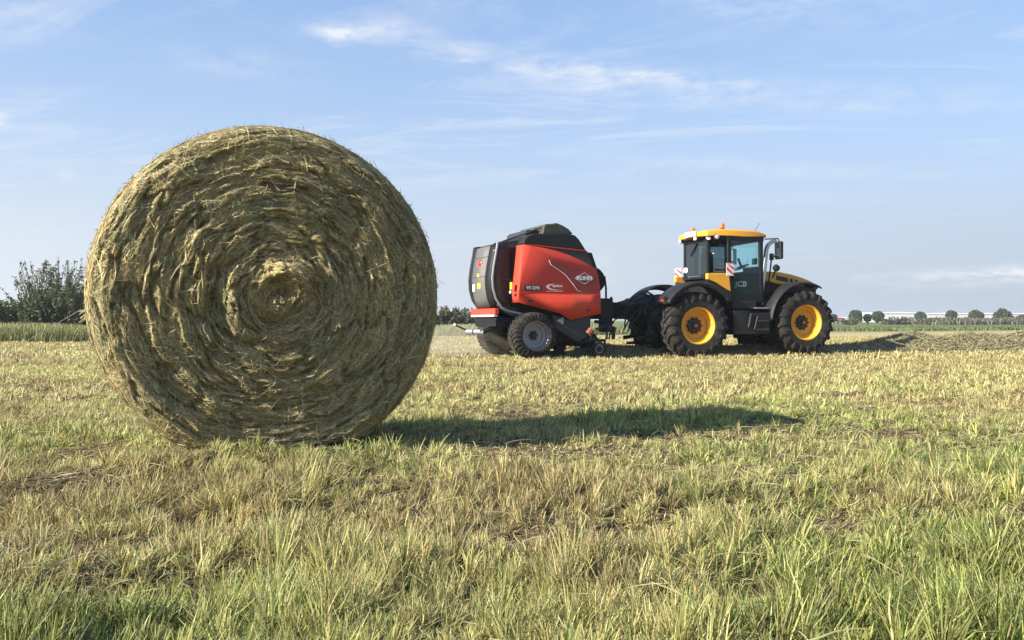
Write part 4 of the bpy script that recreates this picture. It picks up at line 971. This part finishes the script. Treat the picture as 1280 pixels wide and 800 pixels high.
        MB().prism(U([(620, 372), (650, 390), (690, 394), (690, 402), (655, 400), (632, 392), (622, 382)], -.7), sgn * .74, sgn * .64).build('lower_beam', M['darkgrey'], tg, bevel=.015)
    bl = MB()
    for (a, b_) in ((619.7, 308.5), (618, 313), (617, 321)): q = p(a, b_, -.66); MB().lathe([(.001, -.03), (.014, -.028), (.014, .02)], c=tuple(q), n=8).build('bolt', M['white'], tg)
    MB().box((nA[0][0] + .12, 0, nA[0][2] - .02), (.24, .84, .05)).build('top_cap', M['frame'], tg, bevel=.01)
    # seams and marks on the rear panel (facing backwards)
    def on_rear(py_, yv, w_, h_, mat, name, shape='box'):
        zz_ = u(608, py_, -.1)[1]; k = 0
        zs = [q[2] for q in nA]; xs = [q[0] for q in nA]
        x_ = float(np.interp(-zz_, [-z for z in zs], xs)) - .014
        if shape == 'box': MB().box((x_, yv, zz_), (.008, w_, h_)).build(name, mat, tg, bevel=0)
        else: MB().add([(x_ - .004, yv - w_ / 2, zz_), (x_ - .004, yv, zz_ + h_ / 2), (x_ - .004, yv + w_ / 2, zz_), (x_ - .004, yv, zz_ - h_ / 2)], [(0, 1, 2, 3)]).build(name, mat, tg, solid=.008)
    on_rear(322, 0, .84, .010, M['darkgrey'], 'panel_seam'); on_rear(346.5, 0, .84, .010, M['darkgrey'], 'panel_seam')
    on_rear(329.5, .02, .36, .22, M['redstripe'], 'rear_emblem', 'd'); on_rear(329.9, .02, .30, .10, M['white'], 'emblem_band')
    on_rear(344.5, .02, .13, .09, M['yel2'], 'sticker'); on_rear(357.5, -.05, .17, .13, M['yel2'], 'sticker'); on_rear(359.5, .30, .16, .17, M['white'], 'sticker')
    # red bumper bar with white strip
    zb = u(608, 390.5, -.6)[1]; xb = u(622, 391, -.78)[0]
    MB().box((xb - .02, 0, zb + .02), (.10, 1.58, .14)).build('bumper', M['red'], root, bevel=.012); MB().box((xb - .035, 0, zb - .075), (.09, 1.50, .045)).build('bumper_strip', M['white'], root, bevel=.006)
    # underframe, axle, rear roller
    mb = MB(); mb.tube([(wx, -.9, wz), (wx, .9, wz)], .06, 10)
    for sd in (-1, 1):
        mb.tube([(wx, sd * .72, wz), (wx + .05, sd * .72, wz + .45)], .07, 8); mb.tube([(wx - .75, sd * .62, wz + .36), (wx + .1, sd * .68, wz + .25), (wx + 1.4, sd * .68, wz + .10)], .06, 8)
    mb.box((wx - .1, 0, wz + .30), (1.3, 1.3, .22)); mb.box((wx + .9, 0, wz + .15), (1.1, 1.35, .42))
    mb.build('underframe', M['frame'], root, bevel=.02)
    xr_ = u(603, 415, -.4)[0]; zr_ = u(600, 415, 0)[1]
    rl = MB(); q0, q1 = p(584, 414.5, .3), p(606, 415, -.25); rl.tube([q0, q0 * .62 + q1 * .38], .062, 12); rl.tube([q0 * .56 + q1 * .44, q1], .062, 12); rl.build('bale_roller', M['silver'], root)
    MB().tube([q0, q1, p(640, 400, -.3)], .03, 8).tube([p(584, 413, .3), p(576, 409.5, .35), p(569, 406.5, .4)], .022, 6).build('roller_arm', M['frame'], root)
    MB().tube([p(569.5, 406.6, .4), p(566.5, 405.6, .42)], .04, 8).build('arm_tip', M['white'], root)
    MB().tube([p(620, 403, -.4), p(600, 414, -.3)], .02, 6).tube([p(625, 398, -.6), p(655, 407, -.7)], .03, 6).build('brace', M['darkgrey'], root)
    # lower front plate, small guard
    for sd in (-1, 1):
        MB().prism(U([(690, 393), (713, 400), (739, 395), (738, 405), (732, 422), (723, 428), (712, 421), (700, 414), (694, 410)], -.95), sd * .95, sd * .85).build('side_plate', M['darkgrey'], root, bevel=.01)
        MB().prism(U([(696, 401), (704, 396), (704, 405.5), (702, 405)], -.97), sd * .985, sd * .955).build('corner_guard', M['silver'], root)
    # pickup
    pk = empty('pickup', (0, 0, 0), 0, root)
    mb = MB(); cxp, czp = u(737, 424, -.95)
    MB().tube([(cxp + .05, -.95, czp - .02), (cxp + .05, .95, czp - .02)], .17, 16).build('pickup_reel', M['frame'], pk)
    tn = MB()
    for i in range(22):
        y = -.9 + i * 1.8 / 21
        for k in range(6):
            a = k * math.pi / 3 + i * .3; tn.tube([(cxp + .05 + .15 * math.cos(a), y, czp - .02 + .15 * math.sin(a)), (cxp + .05 + .30 * math.cos(a + .25), y, czp - .02 + .30 * math.sin(a + .25))], .006, 4)
    tn.build('tines', M['darkgrey'], pk)
    MB().tube([p(724, 429, -1.0), p(738, 425.5, -1.0), p(756, 425.5, -1.0), p(756, 430, -1.0)], .035, 8).tube([p(758, 424, -1.0), p(760, 405, -.9), p(753, 400, -.8)], .03, 6).tube([p(744, 402, -.9), p(766, 403, -.6)], .04, 8).tube([(cxp, -.98, czp), (cxp + .2, -.98, czp - .02)], .05, 8).build('pickup_arm', M['frame'], pk)
    rnd = random.Random(5); hs = MB()
    for k in range(6):
        a = p(748 + k * 2, 404, -.8 + .1 * k); e = p(764 + rnd.uniform(-3, 4), 424, -.8 + .1 * k); m_ = (a + e) / 2 + Vector((.12 + rnd.uniform(-.05, .1), 0, .08))
        hs.tube([a, m_, e], .02, 6)
    hs.tube([p(745, 412, -.9), p(755, 407, -.9), p(764, 412, -.9)], .03, 6); hs.build('pickup_linkage', M['darkgrey'], pk)
    MB().tube([p(735, 418, -.97), p(739, 412, -.97)], .09, 10).build('gear_case', M['rustred'], pk)
    for sd in (-1, 1):
        gx_, gz_ = u(749.3, 436.3, -1.08)
        gw = wheel(pk, (gx_, sd * 1.02, max(gz_, .15)), .185, .12, .085, 1, M['silver'], .03, .03, flip=sd > 0, lug_h=.0, lug_w=.001, sweep=0, n=32)
        gw.name = 'gauge_wheel'
    # wind guard, front hoses and drawbar
    MB().prism(U([(744, 334), (750, 336), (755, 342), (757, 350), (756, 358), (752, 363), (749, 366), (749, 350)], -.6), -.6, .6).build('front_guard', M['frame'], root, bevel=.03)
    MB().tube([p(755.5, 345, -.6), p(757.5, 360, -.6), p(757.5, 378, -.6)], .024, 6).build('front_rod', M['frame'], root)
    hit = Vector((3.65, 0, .55))
    zf0 = u(752, 385, -.5)[1]; xf0 = u(751, 385, -.5)[0]
    mb = MB()
    for sd in (-1, 1):
        a = Vector((xf0 - .3, sd * .5, zf0 + .05)); b_ = Vector((xf0 + .9, sd * .16, zf0 + .0)); c_ = Vector((xf0 + 1.75, sd * .07, .58))
        for q0, q1, hh0 in ((a, b_, .26), (b_, c_, .20)):
            d = (q1 - q0); rot = Vector((1, 0, 0)).rotation_difference(d.normalized()).to_matrix(); mb.box((q0 + q1) / 2, (d.length + .05, .10, hh0), rot)
    mb.box((xf0 + 1.0, 0, zf0), (.5, .34, .2)); mb.box((xf0 + .05, 0, zf0 - .02), (.35, 1.4, .5)); mb.box((xf0 + .1, -.55, zf0 - .38), (.22, .3, .4)); mb.box((xf0 + .1, .55, zf0 - .38), (.22, .3, .4))
    mb.tube([(xf0 + 1.72, 0, .58), (xf0 + 1.95, 0, .52)], .06, 10)
    mb.build('drawbar', M['frame'], root, bevel=.012)
    MB().tube([(xf0 + .2, 0, zf0 - .15), (xf0 + 1.2, 0, zf0 - .22), (xf0 + 2.05, 0, .78)], .07, 12).build('drive_shaft', M['hub'], root)
    MB().tube([p(764, 378, -.3), p(764, 371, -.3)], .03, 8).tube([p(757, 374, -.35), p(757, 379, -.35)], .03, 8).build('drawbar_post', M['darkgrey'], root)
    hs = MB()
    for k in range(9):
        y = -.22 + .055 * k; s_ = Vector((xf0 + .15, y, zf0 + .2)); e_ = Vector((xf0 + 2.35, y * 1.6, 1.15 + .03 * k)); pk_ = .12 + .10 * rnd.random()
        hs.tube([s_, s_ * .7 + e_ * .3 + Vector((0, 0, -pk_ * .4)), (s_ + e_) / 2 + Vector((0, 0, pk_ * .2)), s_ * .25 + e_ * .75 + Vector((0, 0, pk_ + .05)), e_], .018, 6)
    hs.build('hydraulic_hoses', M['hub'], root)
    return root
M['rustred'] = principled('rusty_red', (0.25, 0.07, 0.03), 0.6, var=.2)
build_baler()

# ------------------------------------------------------------------ windrow of cut hay ahead of the tractor
def windrow():
    hd = R_(14.6); o = np.array([9.8, 21.5]); hv = np.array([math.cos(hd), math.sin(hd)]); lv = np.array([-math.sin(hd), math.cos(hd)])
    root = empty('hay_windrow', (o[0], o[1], -.12), hd)
    tag(root, 'long raised row of cut hay running right from under the tractor', 'windrow', kind='stuff')
    def hgt(s, t): 
        k = np.clip(1 - np.abs(t - .85 + .12 * vn(s * .8, 0, 0, 3)) / .95, 0, 1)
        h0 = np.where(s < -.5, .18, .18 + .28 * sst(-.5, 2.0, s))
        return h0 * (k ** .6) * (1 + .35 * fbm(s * 1.6, t * 2, 0, 101, 4)) + .03 * fbm(s * 7, t * 7, 0, 103, 2) * (k > 0)
    s = np.linspace(-10, 62, 720); t = np.linspace(-.25, 1.95, 30); S, Tt = np.meshgrid(s, t, indexing='ij')
    V = np.stack([S, Tt, hgt(S, Tt) - .02], -1); id_ = np.arange(S.size).reshape(S.shape)
    Q = np.stack([id_[:-1, :-1], id_[1:, :-1], id_[1:, 1:], id_[:-1, 1:]], -1).reshape(-1, 4)
    C = np.ones((S.size, 4)); C[:, :3] = (.16, .14, .07)
    npmesh('hay_mound', V.reshape(-1, 3), Q, C, M['hay'], root, smooth=True)['kind'] = 'stuff'
    n = 110000; s0 = -8 + 60 * rng.random(n) ** 1.3; t0 = -.25 + 2.1 * rng.random(n)
    a = rng.normal(.3, .9, n); L_ = .10 + .22 * rng.random(n); e = rng.normal(0.05, .35, n); K = 4; P = np.zeros((n, K, 3))
    for k in range(K):
        q = (k / (K - 1) - .5) * L_; x = s0 + q * np.cos(a); y = t0 + q * np.sin(a)
        P[:, k] = np.stack([x, y, hgt(x, y) + .015 + np.sin(e) * q + .03 * rng.random(n)], 1)
    side = np.stack([-np.sin(a) * .6, np.cos(a) * .6, .8 + 0 * a], 1); side /= np.linalg.norm(side, axis=1)[:, None]
    c = np.array([[.38, .35, .19], [.28, .27, .13], [.52, .46, .26], [.18, .15, .08], [.40, .34, .19]])[rng.integers(0, 5, n)] * (.7 + .5 * rng.random((n, 1)))
    ribbons('loose_hay', P, side, .010 + .016 * rng.random(n), np.clip(c, 0, 1), M['hay'], root, taper=[.5, 1, 1, .4])['kind'] = 'stuff'
windrow()

# ------------------------------------------------------------------ vegetation beyond the field
def leaf_cloud(name, P0, size, colr, parent, aspect=.45, var=.35):
    n = len(P0); d = rng.normal(0, 1, (n, 3)); d /= np.linalg.norm(d, axis=1)[:, None]; q = rng.normal(0, 1, (n, 3)); sd = np.cross(d, q); sd /= np.linalg.norm(sd, axis=1)[:, None]
    L_ = size * (.6 + .8 * rng.random(n)); P = np.stack([P0 - d * L_[:, None] / 2, P0, P0 + d * L_[:, None] / 2], 1)
    c = np.asarray(colr)[rng.integers(0, len(colr), n)] * (1 - var + 2 * var * rng.random((n, 1)))
    return ribbons(name, P, sd, L_ * aspect, np.clip(c, 0, 1), M['leaf'], parent, taper=[.2, 1, .2])
SHR = [(.12, .17, .05), (.07, .105, .035), (.20, .24, .09), (.16, .14, .08)]
def shrub(x, y, h, w, label, group=None, nst=60, leaf=.16, nleaf=4500, cols=SHR, spread=1.0, z0=-.11, cat='bush', name='bush', shoots=0):
    r = empty(name, (x, y, z0)); tag(r, label, cat, group)
    st = MB(); pts = []; rd = np.random.default_rng(int(abs(x * 31 + y * 17)) + nst)
    for i in range(nst):
        a = rd.random() * 6.28; tilt = abs(rd.normal(0, .38)) * spread; hh = h * (.55 + .47 * rd.random()) * (1 - .28 * min(tilt, 1.2))
        bx_ = rd.normal(0, w * .16); by_ = rd.normal(0, w * .13); path = []
        K = 6
        for k in range(K):
            f = k / (K - 1); ti = tilt * (.6 + .6 * f)
            path.append(Vector((bx_ + math.cos(a) * math.sin(ti) * hh * f * w / h * 1.0, by_ + math.sin(a) * math.sin(ti) * hh * f * .8, hh * f * math.cos(ti * .5) + .02)))
        st.tube(path, [.03 * (1 - .85 * k / (K - 1)) * h / 3.5 + .004 for k in range(K)], 4, cap=False)
        m = max(1, nleaf // nst); f = np.sort(rd.random(m) ** .8) * .92 + .08
        pp = np.array([tuple(q) for q in path]); ff = f * (K - 1); i0 = np.minimum(ff.astype(int), K - 2); fr_ = (ff - i0)[:, None]
        base = pp[i0] * (1 - fr_) + pp[i0 + 1] * fr_
        pts.append(base + rd.normal(0, 1, (m, 3)) * (.13 * h / 3.5) * (1.35 - f[:, None]))
    for i in range(shoots):                                           # long bare-ish shoots standing out of the crown
        a = rd.random() * 6.28; ti = .15 + .75 * rd.random(); L0 = h * (.80 + .28 * rd.random()) * (1 - .25 * ti)
        p0 = Vector((rd.normal(0, w * .1), rd.normal(0, w * .1), 0)); dr = Vector((math.cos(a) * math.sin(ti), math.sin(a) * math.sin(ti), math.cos(ti)))
        pth = [p0 + dr * (L0 * q) + Vector((0, 0, .12 * q * q)) for q in (0, .35, .7, 1.0)]; st.tube(pth, [.03, .022, .014, .006], 4, cap=False)
        f = .4 + .6 * rd.random(46); base = np.array([tuple(p0 + dr * (L0 * q) + Vector((0, 0, .12 * q * q))) for q in f]); pts.append(base + rd.normal(0, .035, (46, 3)))
    st.build('stems', M['bark'], r)
    leaf_cloud('foliage', np.concatenate(pts), leaf, cols, r)
    return r
SHL = [('tall dark bush with upright shoots left of the round bale', None), ]
def at(px_, D): return ((px_ - 640) / F * D, D)
x, y = at(66, 37); shrub(x, y, 3.8, 3.0, 'tallest dark bush, with long upright shoots, just left of the round bale', 'bushes on the left edge', 60, .11, 7000, shoots=60)
left = [(2, 36, 1.85, 2.6, 'low dark bush at the left edge of the picture'), (28, 37.5, 2.15, 2.4, 'second bush from the left edge, below the tallest one'), (44, 36, 2.3, 2.0, 'third bush from the left edge, at the foot of the tallest one'), (92, 36.5, 2.5, 2.2, 'rounded bush tight against the left rim of the round bale'), (118, 38, 2.3, 2.6, 'bush mostly behind the round bale, beside the tallest bush'), (-25, 36.5, 2.0, 3, 'bush cut by the left edge of the picture')]
for px_, D, h, w_, lb in left:
    x, y = at(px_, D); shrub(x, y, h, w_, lb, 'bushes on the left edge', 55, .13, 5200, shoots=10)
HZ = [(.17, .18, .10), (.13, .15, .08), (.21, .20, .13), (.25, .23, .15)]
k = 0
hedge_lbl = ['grey green hedge bush touching the right rim of the bale', 'hedge bush between the bale and the baler, second from the bale', 'hedge bush midway between the bale and the baler', 'hedge bush just left of the baler bumper', 'hedge bush partly behind the rear of the baler', 'hedge bush seen under the rear of the baler']
for px_, D, h, w_ in ((548, 58, 1.95, 3.2), (562, 60, 2.0, 3.0), (577, 62, 1.85, 3.0), (590, 63, 1.8, 3.0), (606, 64, 1.7, 3.2), (624, 66, 1.6, 3.2)):
    x, y = at(px_, D); shrub(x, y, h, w_, hedge_lbl[k], 'hedge bushes behind the baler', 50, .2, 4200, HZ); k += 1
def tall_grass(name, a, b, dep, h, n, w, cols, label):
    a = np.array(a); b = np.array(b); t = rng.random(n); q = a[None] + (b - a)[None] * t[:, None]; y = q[:, 1] + dep * rng.random(n); x = q[:, 0] + dep * .3 * rng.random(n)
    hh = h * (.55 + .55 * rng.random(n)) * (1 + .25 * fbm(x * .4, y * .4, 0, 7, 2)); az_ = rng.random(n) * 6.28; ln = np.abs(rng.normal(.15, .15, n)); P = np.zeros((n, 4, 3)); P[:, 0] = np.stack([x, y, H(x, y) * 0 - .12], 1)
    for k in range(1, 4):
        aa = ln * k; P[:, k] = P[:, k - 1] + np.stack([np.sin(aa) * np.cos(az_), np.sin(aa) * np.sin(az_), np.cos(aa)], 1) * (hh / 3)[:, None]
    s = rng.normal(0, .5, n); side = np.stack([np.cos(s), np.sin(s), 0 * s], 1)
    c = np.array(cols)[rng.integers(0, len(cols), n)] * (.75 + .5 * rng.random((n, 1)))
    tag(ribbons(name, P, side, w * (.6 + .8 * rng.random(n)), np.clip(c, 0, 1), M['grass'], taper=[.8, 1, .7, .3]), label, 'grass', kind='stuff')
TG = [(.28, .31, .10), (.38, .39, .14), (.52, .49, .22), (.22, .26, .08), (.42, .42, .18)]
tall_grass('tall_grass', (-27, 31.2), (-13, 33.5), 3.4, .72, 30000, .028, TG, 'unmown green grass margin in front of the bushes at left')
tall_grass('tall_grass', (-13, 37), (6, 50), 5, .60, 22000, .04, TG, 'grass margin seen between the round bale and the baler')
tall_grass('tall_grass', (24, 64), (95, 88), 10, .32, 60000, .09, [(.16, .22, .07), (.20, .26, .09), (.27, .29, .13), (.30, .30, .16)], 'bright green grass strip beyond the windrow at right')
tall_grass('reeds', (80, 150), (200, 185), 12, 1.25, 60000, .22, [(.20, .20, .11), (.28, .25, .17), (.12, .15, .06), (.36, .31, .24)], 'far hedge bank of brownish reeds and scrub under the round trees')
# round trees far at right
def round_tree(px_, D, wpx, toppx, label):
    x, y = at(px_, D); w_ = wpx / F * D; top = CAMZ + (400 - toppx) / F * D; r = empty('round_tree', (x, y, -.1)); tag(r, label, 'tree', 'round trees on the far hedge line')
    top += .1; cz_ = top - w_ * .45; rd = np.random.default_rng(int(px_))
    MB().tube([(0, 0, 0), (.05, 0, cz_ * .5), (0, 0, cz_)], [.22, .16, .10], 7).tube([(0, 0, cz_ * .6), (w_ * .2, 0, cz_)], [.08, .04], 5).tube([(0, 0, cz_ * .6), (-w_ * .2, .1, cz_)], [.08, .04], 5).build('trunk', M['bark'], r)
    n = 3800; d = rd.normal(0, 1, (n, 3)); d /= np.linalg.norm(d, axis=1)[:, None]; rad_ = (.55 + .5 * rd.random(n) ** .5) * (1 + .22 * fbm(d[:, 0] * 2.2 + px_, d[:, 1] * 2.2, d[:, 2] * 2.2, 5, 2))
    P0 = d * rad_[:, None] * np.array([w_ * .5, w_ * .5, w_ * .46]); P0[:, 2] = np.where(P0[:, 2] < 0, P0[:, 2] * 1.15, P0[:, 2]) + cz_
    leaf_cloud('crown', P0[P0[:, 2] > .2], .34, [(.055, .085, .03), (.075, .11, .04), (.10, .125, .05)], r, aspect=.6)
for a in ((1069.5, 170, 15, 388.5, 'leftmost round tree beyond the tractor front wheel'), (1084.5, 172, 9, 393, 'smallest round tree, between two larger ones near the tractor'), (1097.5, 170, 13, 389.5, 'round tree at the left end of the long white building'),
          (1150.5, 175, 12, 390.5, 'loose round tree in front of the white building, midway'), (1189, 178, 12, 388.5, 'tidy round tree left of the two widest trees'), (1220, 180, 17, 388.5, 'wide low round tree, second from the right'), (1253.5, 182, 20, 387, 'largest round tree near the right edge of the picture'), (1277, 184, 12, 394, 'low dark tree at the right edge of the picture'), (1041, 150, 9, 393, 'dark bush peeping out past the tractor front tyre')):
    round_tree(*a)
for px_, D, h, w_, lb in ((1060, 150, 1.3, 5, 'scrub bush left of the round trees'), (1112, 152, 1.4, 5, 'scrub bush under the left end of the white building'), (1130, 153, 1.7, 6, 'scrub bush right of the white building end'), (1165, 155, 1.7, 6, 'scrub bush between two round trees'), (1205, 156, 1.6, 6, 'scrub bush left of the wide round tree'), (1237, 157, 1.6, 6, 'scrub bush between the two widest trees'), (1268, 158, 1.7, 6, 'scrub bush at the right end of the row')):
    x, y = at(px_, D); shrub(x, y, h, w_, lb, 'scrub along the far hedge line', 26, .35, 1300, [(.10, .12, .05), (.15, .16, .08), (.20, .17, .11)], 1.6)
# white building, long low
def building(px0, px1, D, toppx, name, label, wallm, roofm, yaw=0.0):
    x0, _ = at(px0, D); x1, _ = at(px1, D); h = CAMZ + (400 - toppx) / F * D + .1; w_ = x1 - x0
    r = empty(name, ((x0 + x1) / 2, D, -.1), yaw); tag(r, label, 'building')
    MB().box((0, 12, h * .42), (w_, 24, h * .84)).build('wall', wallm, r)
    mb = MB(); nb = max(1, int(w_ / 22))
    for i in range(nb):
        a = -w_ / 2 + w_ * i / nb; b_ = a + w_ / nb; mb.prism([(a, h * .845), (b_, h * .845), (b_ - .02 * (b_ - a), h * .93), ((a + b_) / 2, h), (a + .02 * (b_ - a), h * .93)], -.3, 24.3)
    mb.build('roof', roofm, r)
    for i in range(max(2, int(w_ / 14))):
        xx = -w_ / 2 + w_ * (i + .5) / max(2, int(w_ / 14)); MB().box((xx, -.06, h * .26), (1.2, .1, h * .45)).build('door', M['doorgrey'], r)
M['bwall'] = principled('white_cladding', (0.62, 0.62, 0.62), 0.6, var=.06, vscale=.3)
M['broof'] = principled('pale_roof', (0.80, 0.80, 0.80), 0.5, var=.04, vscale=.2)
M['doorgrey'] = principled('grey_door', (0.35, 0.36, 0.38), 0.6)
M['redroof'] = principled('red_roofing', (0.42, 0.07, 0.06), 0.7, var=.1)
building(1103, 1146, 330, 389.8, 'warehouse', 'bright white warehouse end behind the round trees', M['bwall'], M['broof'])
building(1147, 1340, 345, 391.0, 'greenhouse', 'long pale grey low building stretching to the right edge', M['bwall'], M['broof'])
building(1040, 1056, 320, 397.0, 'red_shed', 'low red roofed shed just right of the tractor', M['redroof'], M['redroof'])
building(1056, 1101, 360, 396.6, 'white_shed', 'very low white shed between the red shed and warehouse', M['bwall'], M['broof'])

# ------------------------------------------------------------------ thin summer haze
hm = bpy.data.materials.new('haze'); hm.use_nodes = True; g = G(hm.node_tree); hm.node_tree.nodes.clear()
pv = g.n('ShaderNodeVolumePrincipled'); pv.inputs['Color'].default_value = (.86, .92, 1.0, 1); pv.inputs['Density'].default_value = 0.0005; pv.inputs['Anisotropy'].default_value = 0.2
o_ = g.n('ShaderNodeOutputMaterial'); g.l(pv.outputs[0], o_.inputs['Volume'])
hz = MB().box((0, 2200, 2.2), (6600, 5400, 6.8)).build('haze', hm); hz.display_type = 'WIRE'
tag(hz, 'thin pale summer haze over the field and far hedges', 'haze', kind='stuff')

# ------------------------------------------------------------------ dust thrown up behind the baler
dm = bpy.data.materials.new('dust'); dm.use_nodes = True; g = G(dm.node_tree); dm.node_tree.nodes.clear()
pv = g.n('ShaderNodeVolumePrincipled'); pv.inputs['Color'].default_value = (.86, .78, .62, 1); pv.inputs['Density'].default_value = 0.16
o_ = g.n('ShaderNodeOutputMaterial'); g.l(pv.outputs[0], o_.inputs['Volume'])
mb = MB(); k_ = 24; c0 = (-1.6, 20.3, .12)
vs_ = []; fs_ = []
for i in range(13):
    for j in range(k_):
        ph = math.pi * i / 12; th = 2 * math.pi * j / k_; d_ = Vector((math.sin(ph) * math.cos(th), math.sin(ph) * math.sin(th), math.cos(ph)))
        q = 1 + .35 * float(fbm(d_.x * 1.6, d_.y * 1.6, d_.z * 1.6, 201, 2)); vs_.append((c0[0] + d_.x * 2.5 * q, c0[1] + d_.y * 1.5 * q, c0[2] + d_.z * .62 * q))
for i in range(12):
    for j in range(k_): fs_.append((i * k_ + j, i * k_ + (j + 1) % k_, (i + 1) * k_ + (j + 1) % k_, (i + 1) * k_ + j))
du = mb.add(vs_, fs_).build('dust_cloud', dm, smooth=180)
tag(du, 'thin pale dust cloud hanging low behind the red baler', 'dust', kind='stuff')
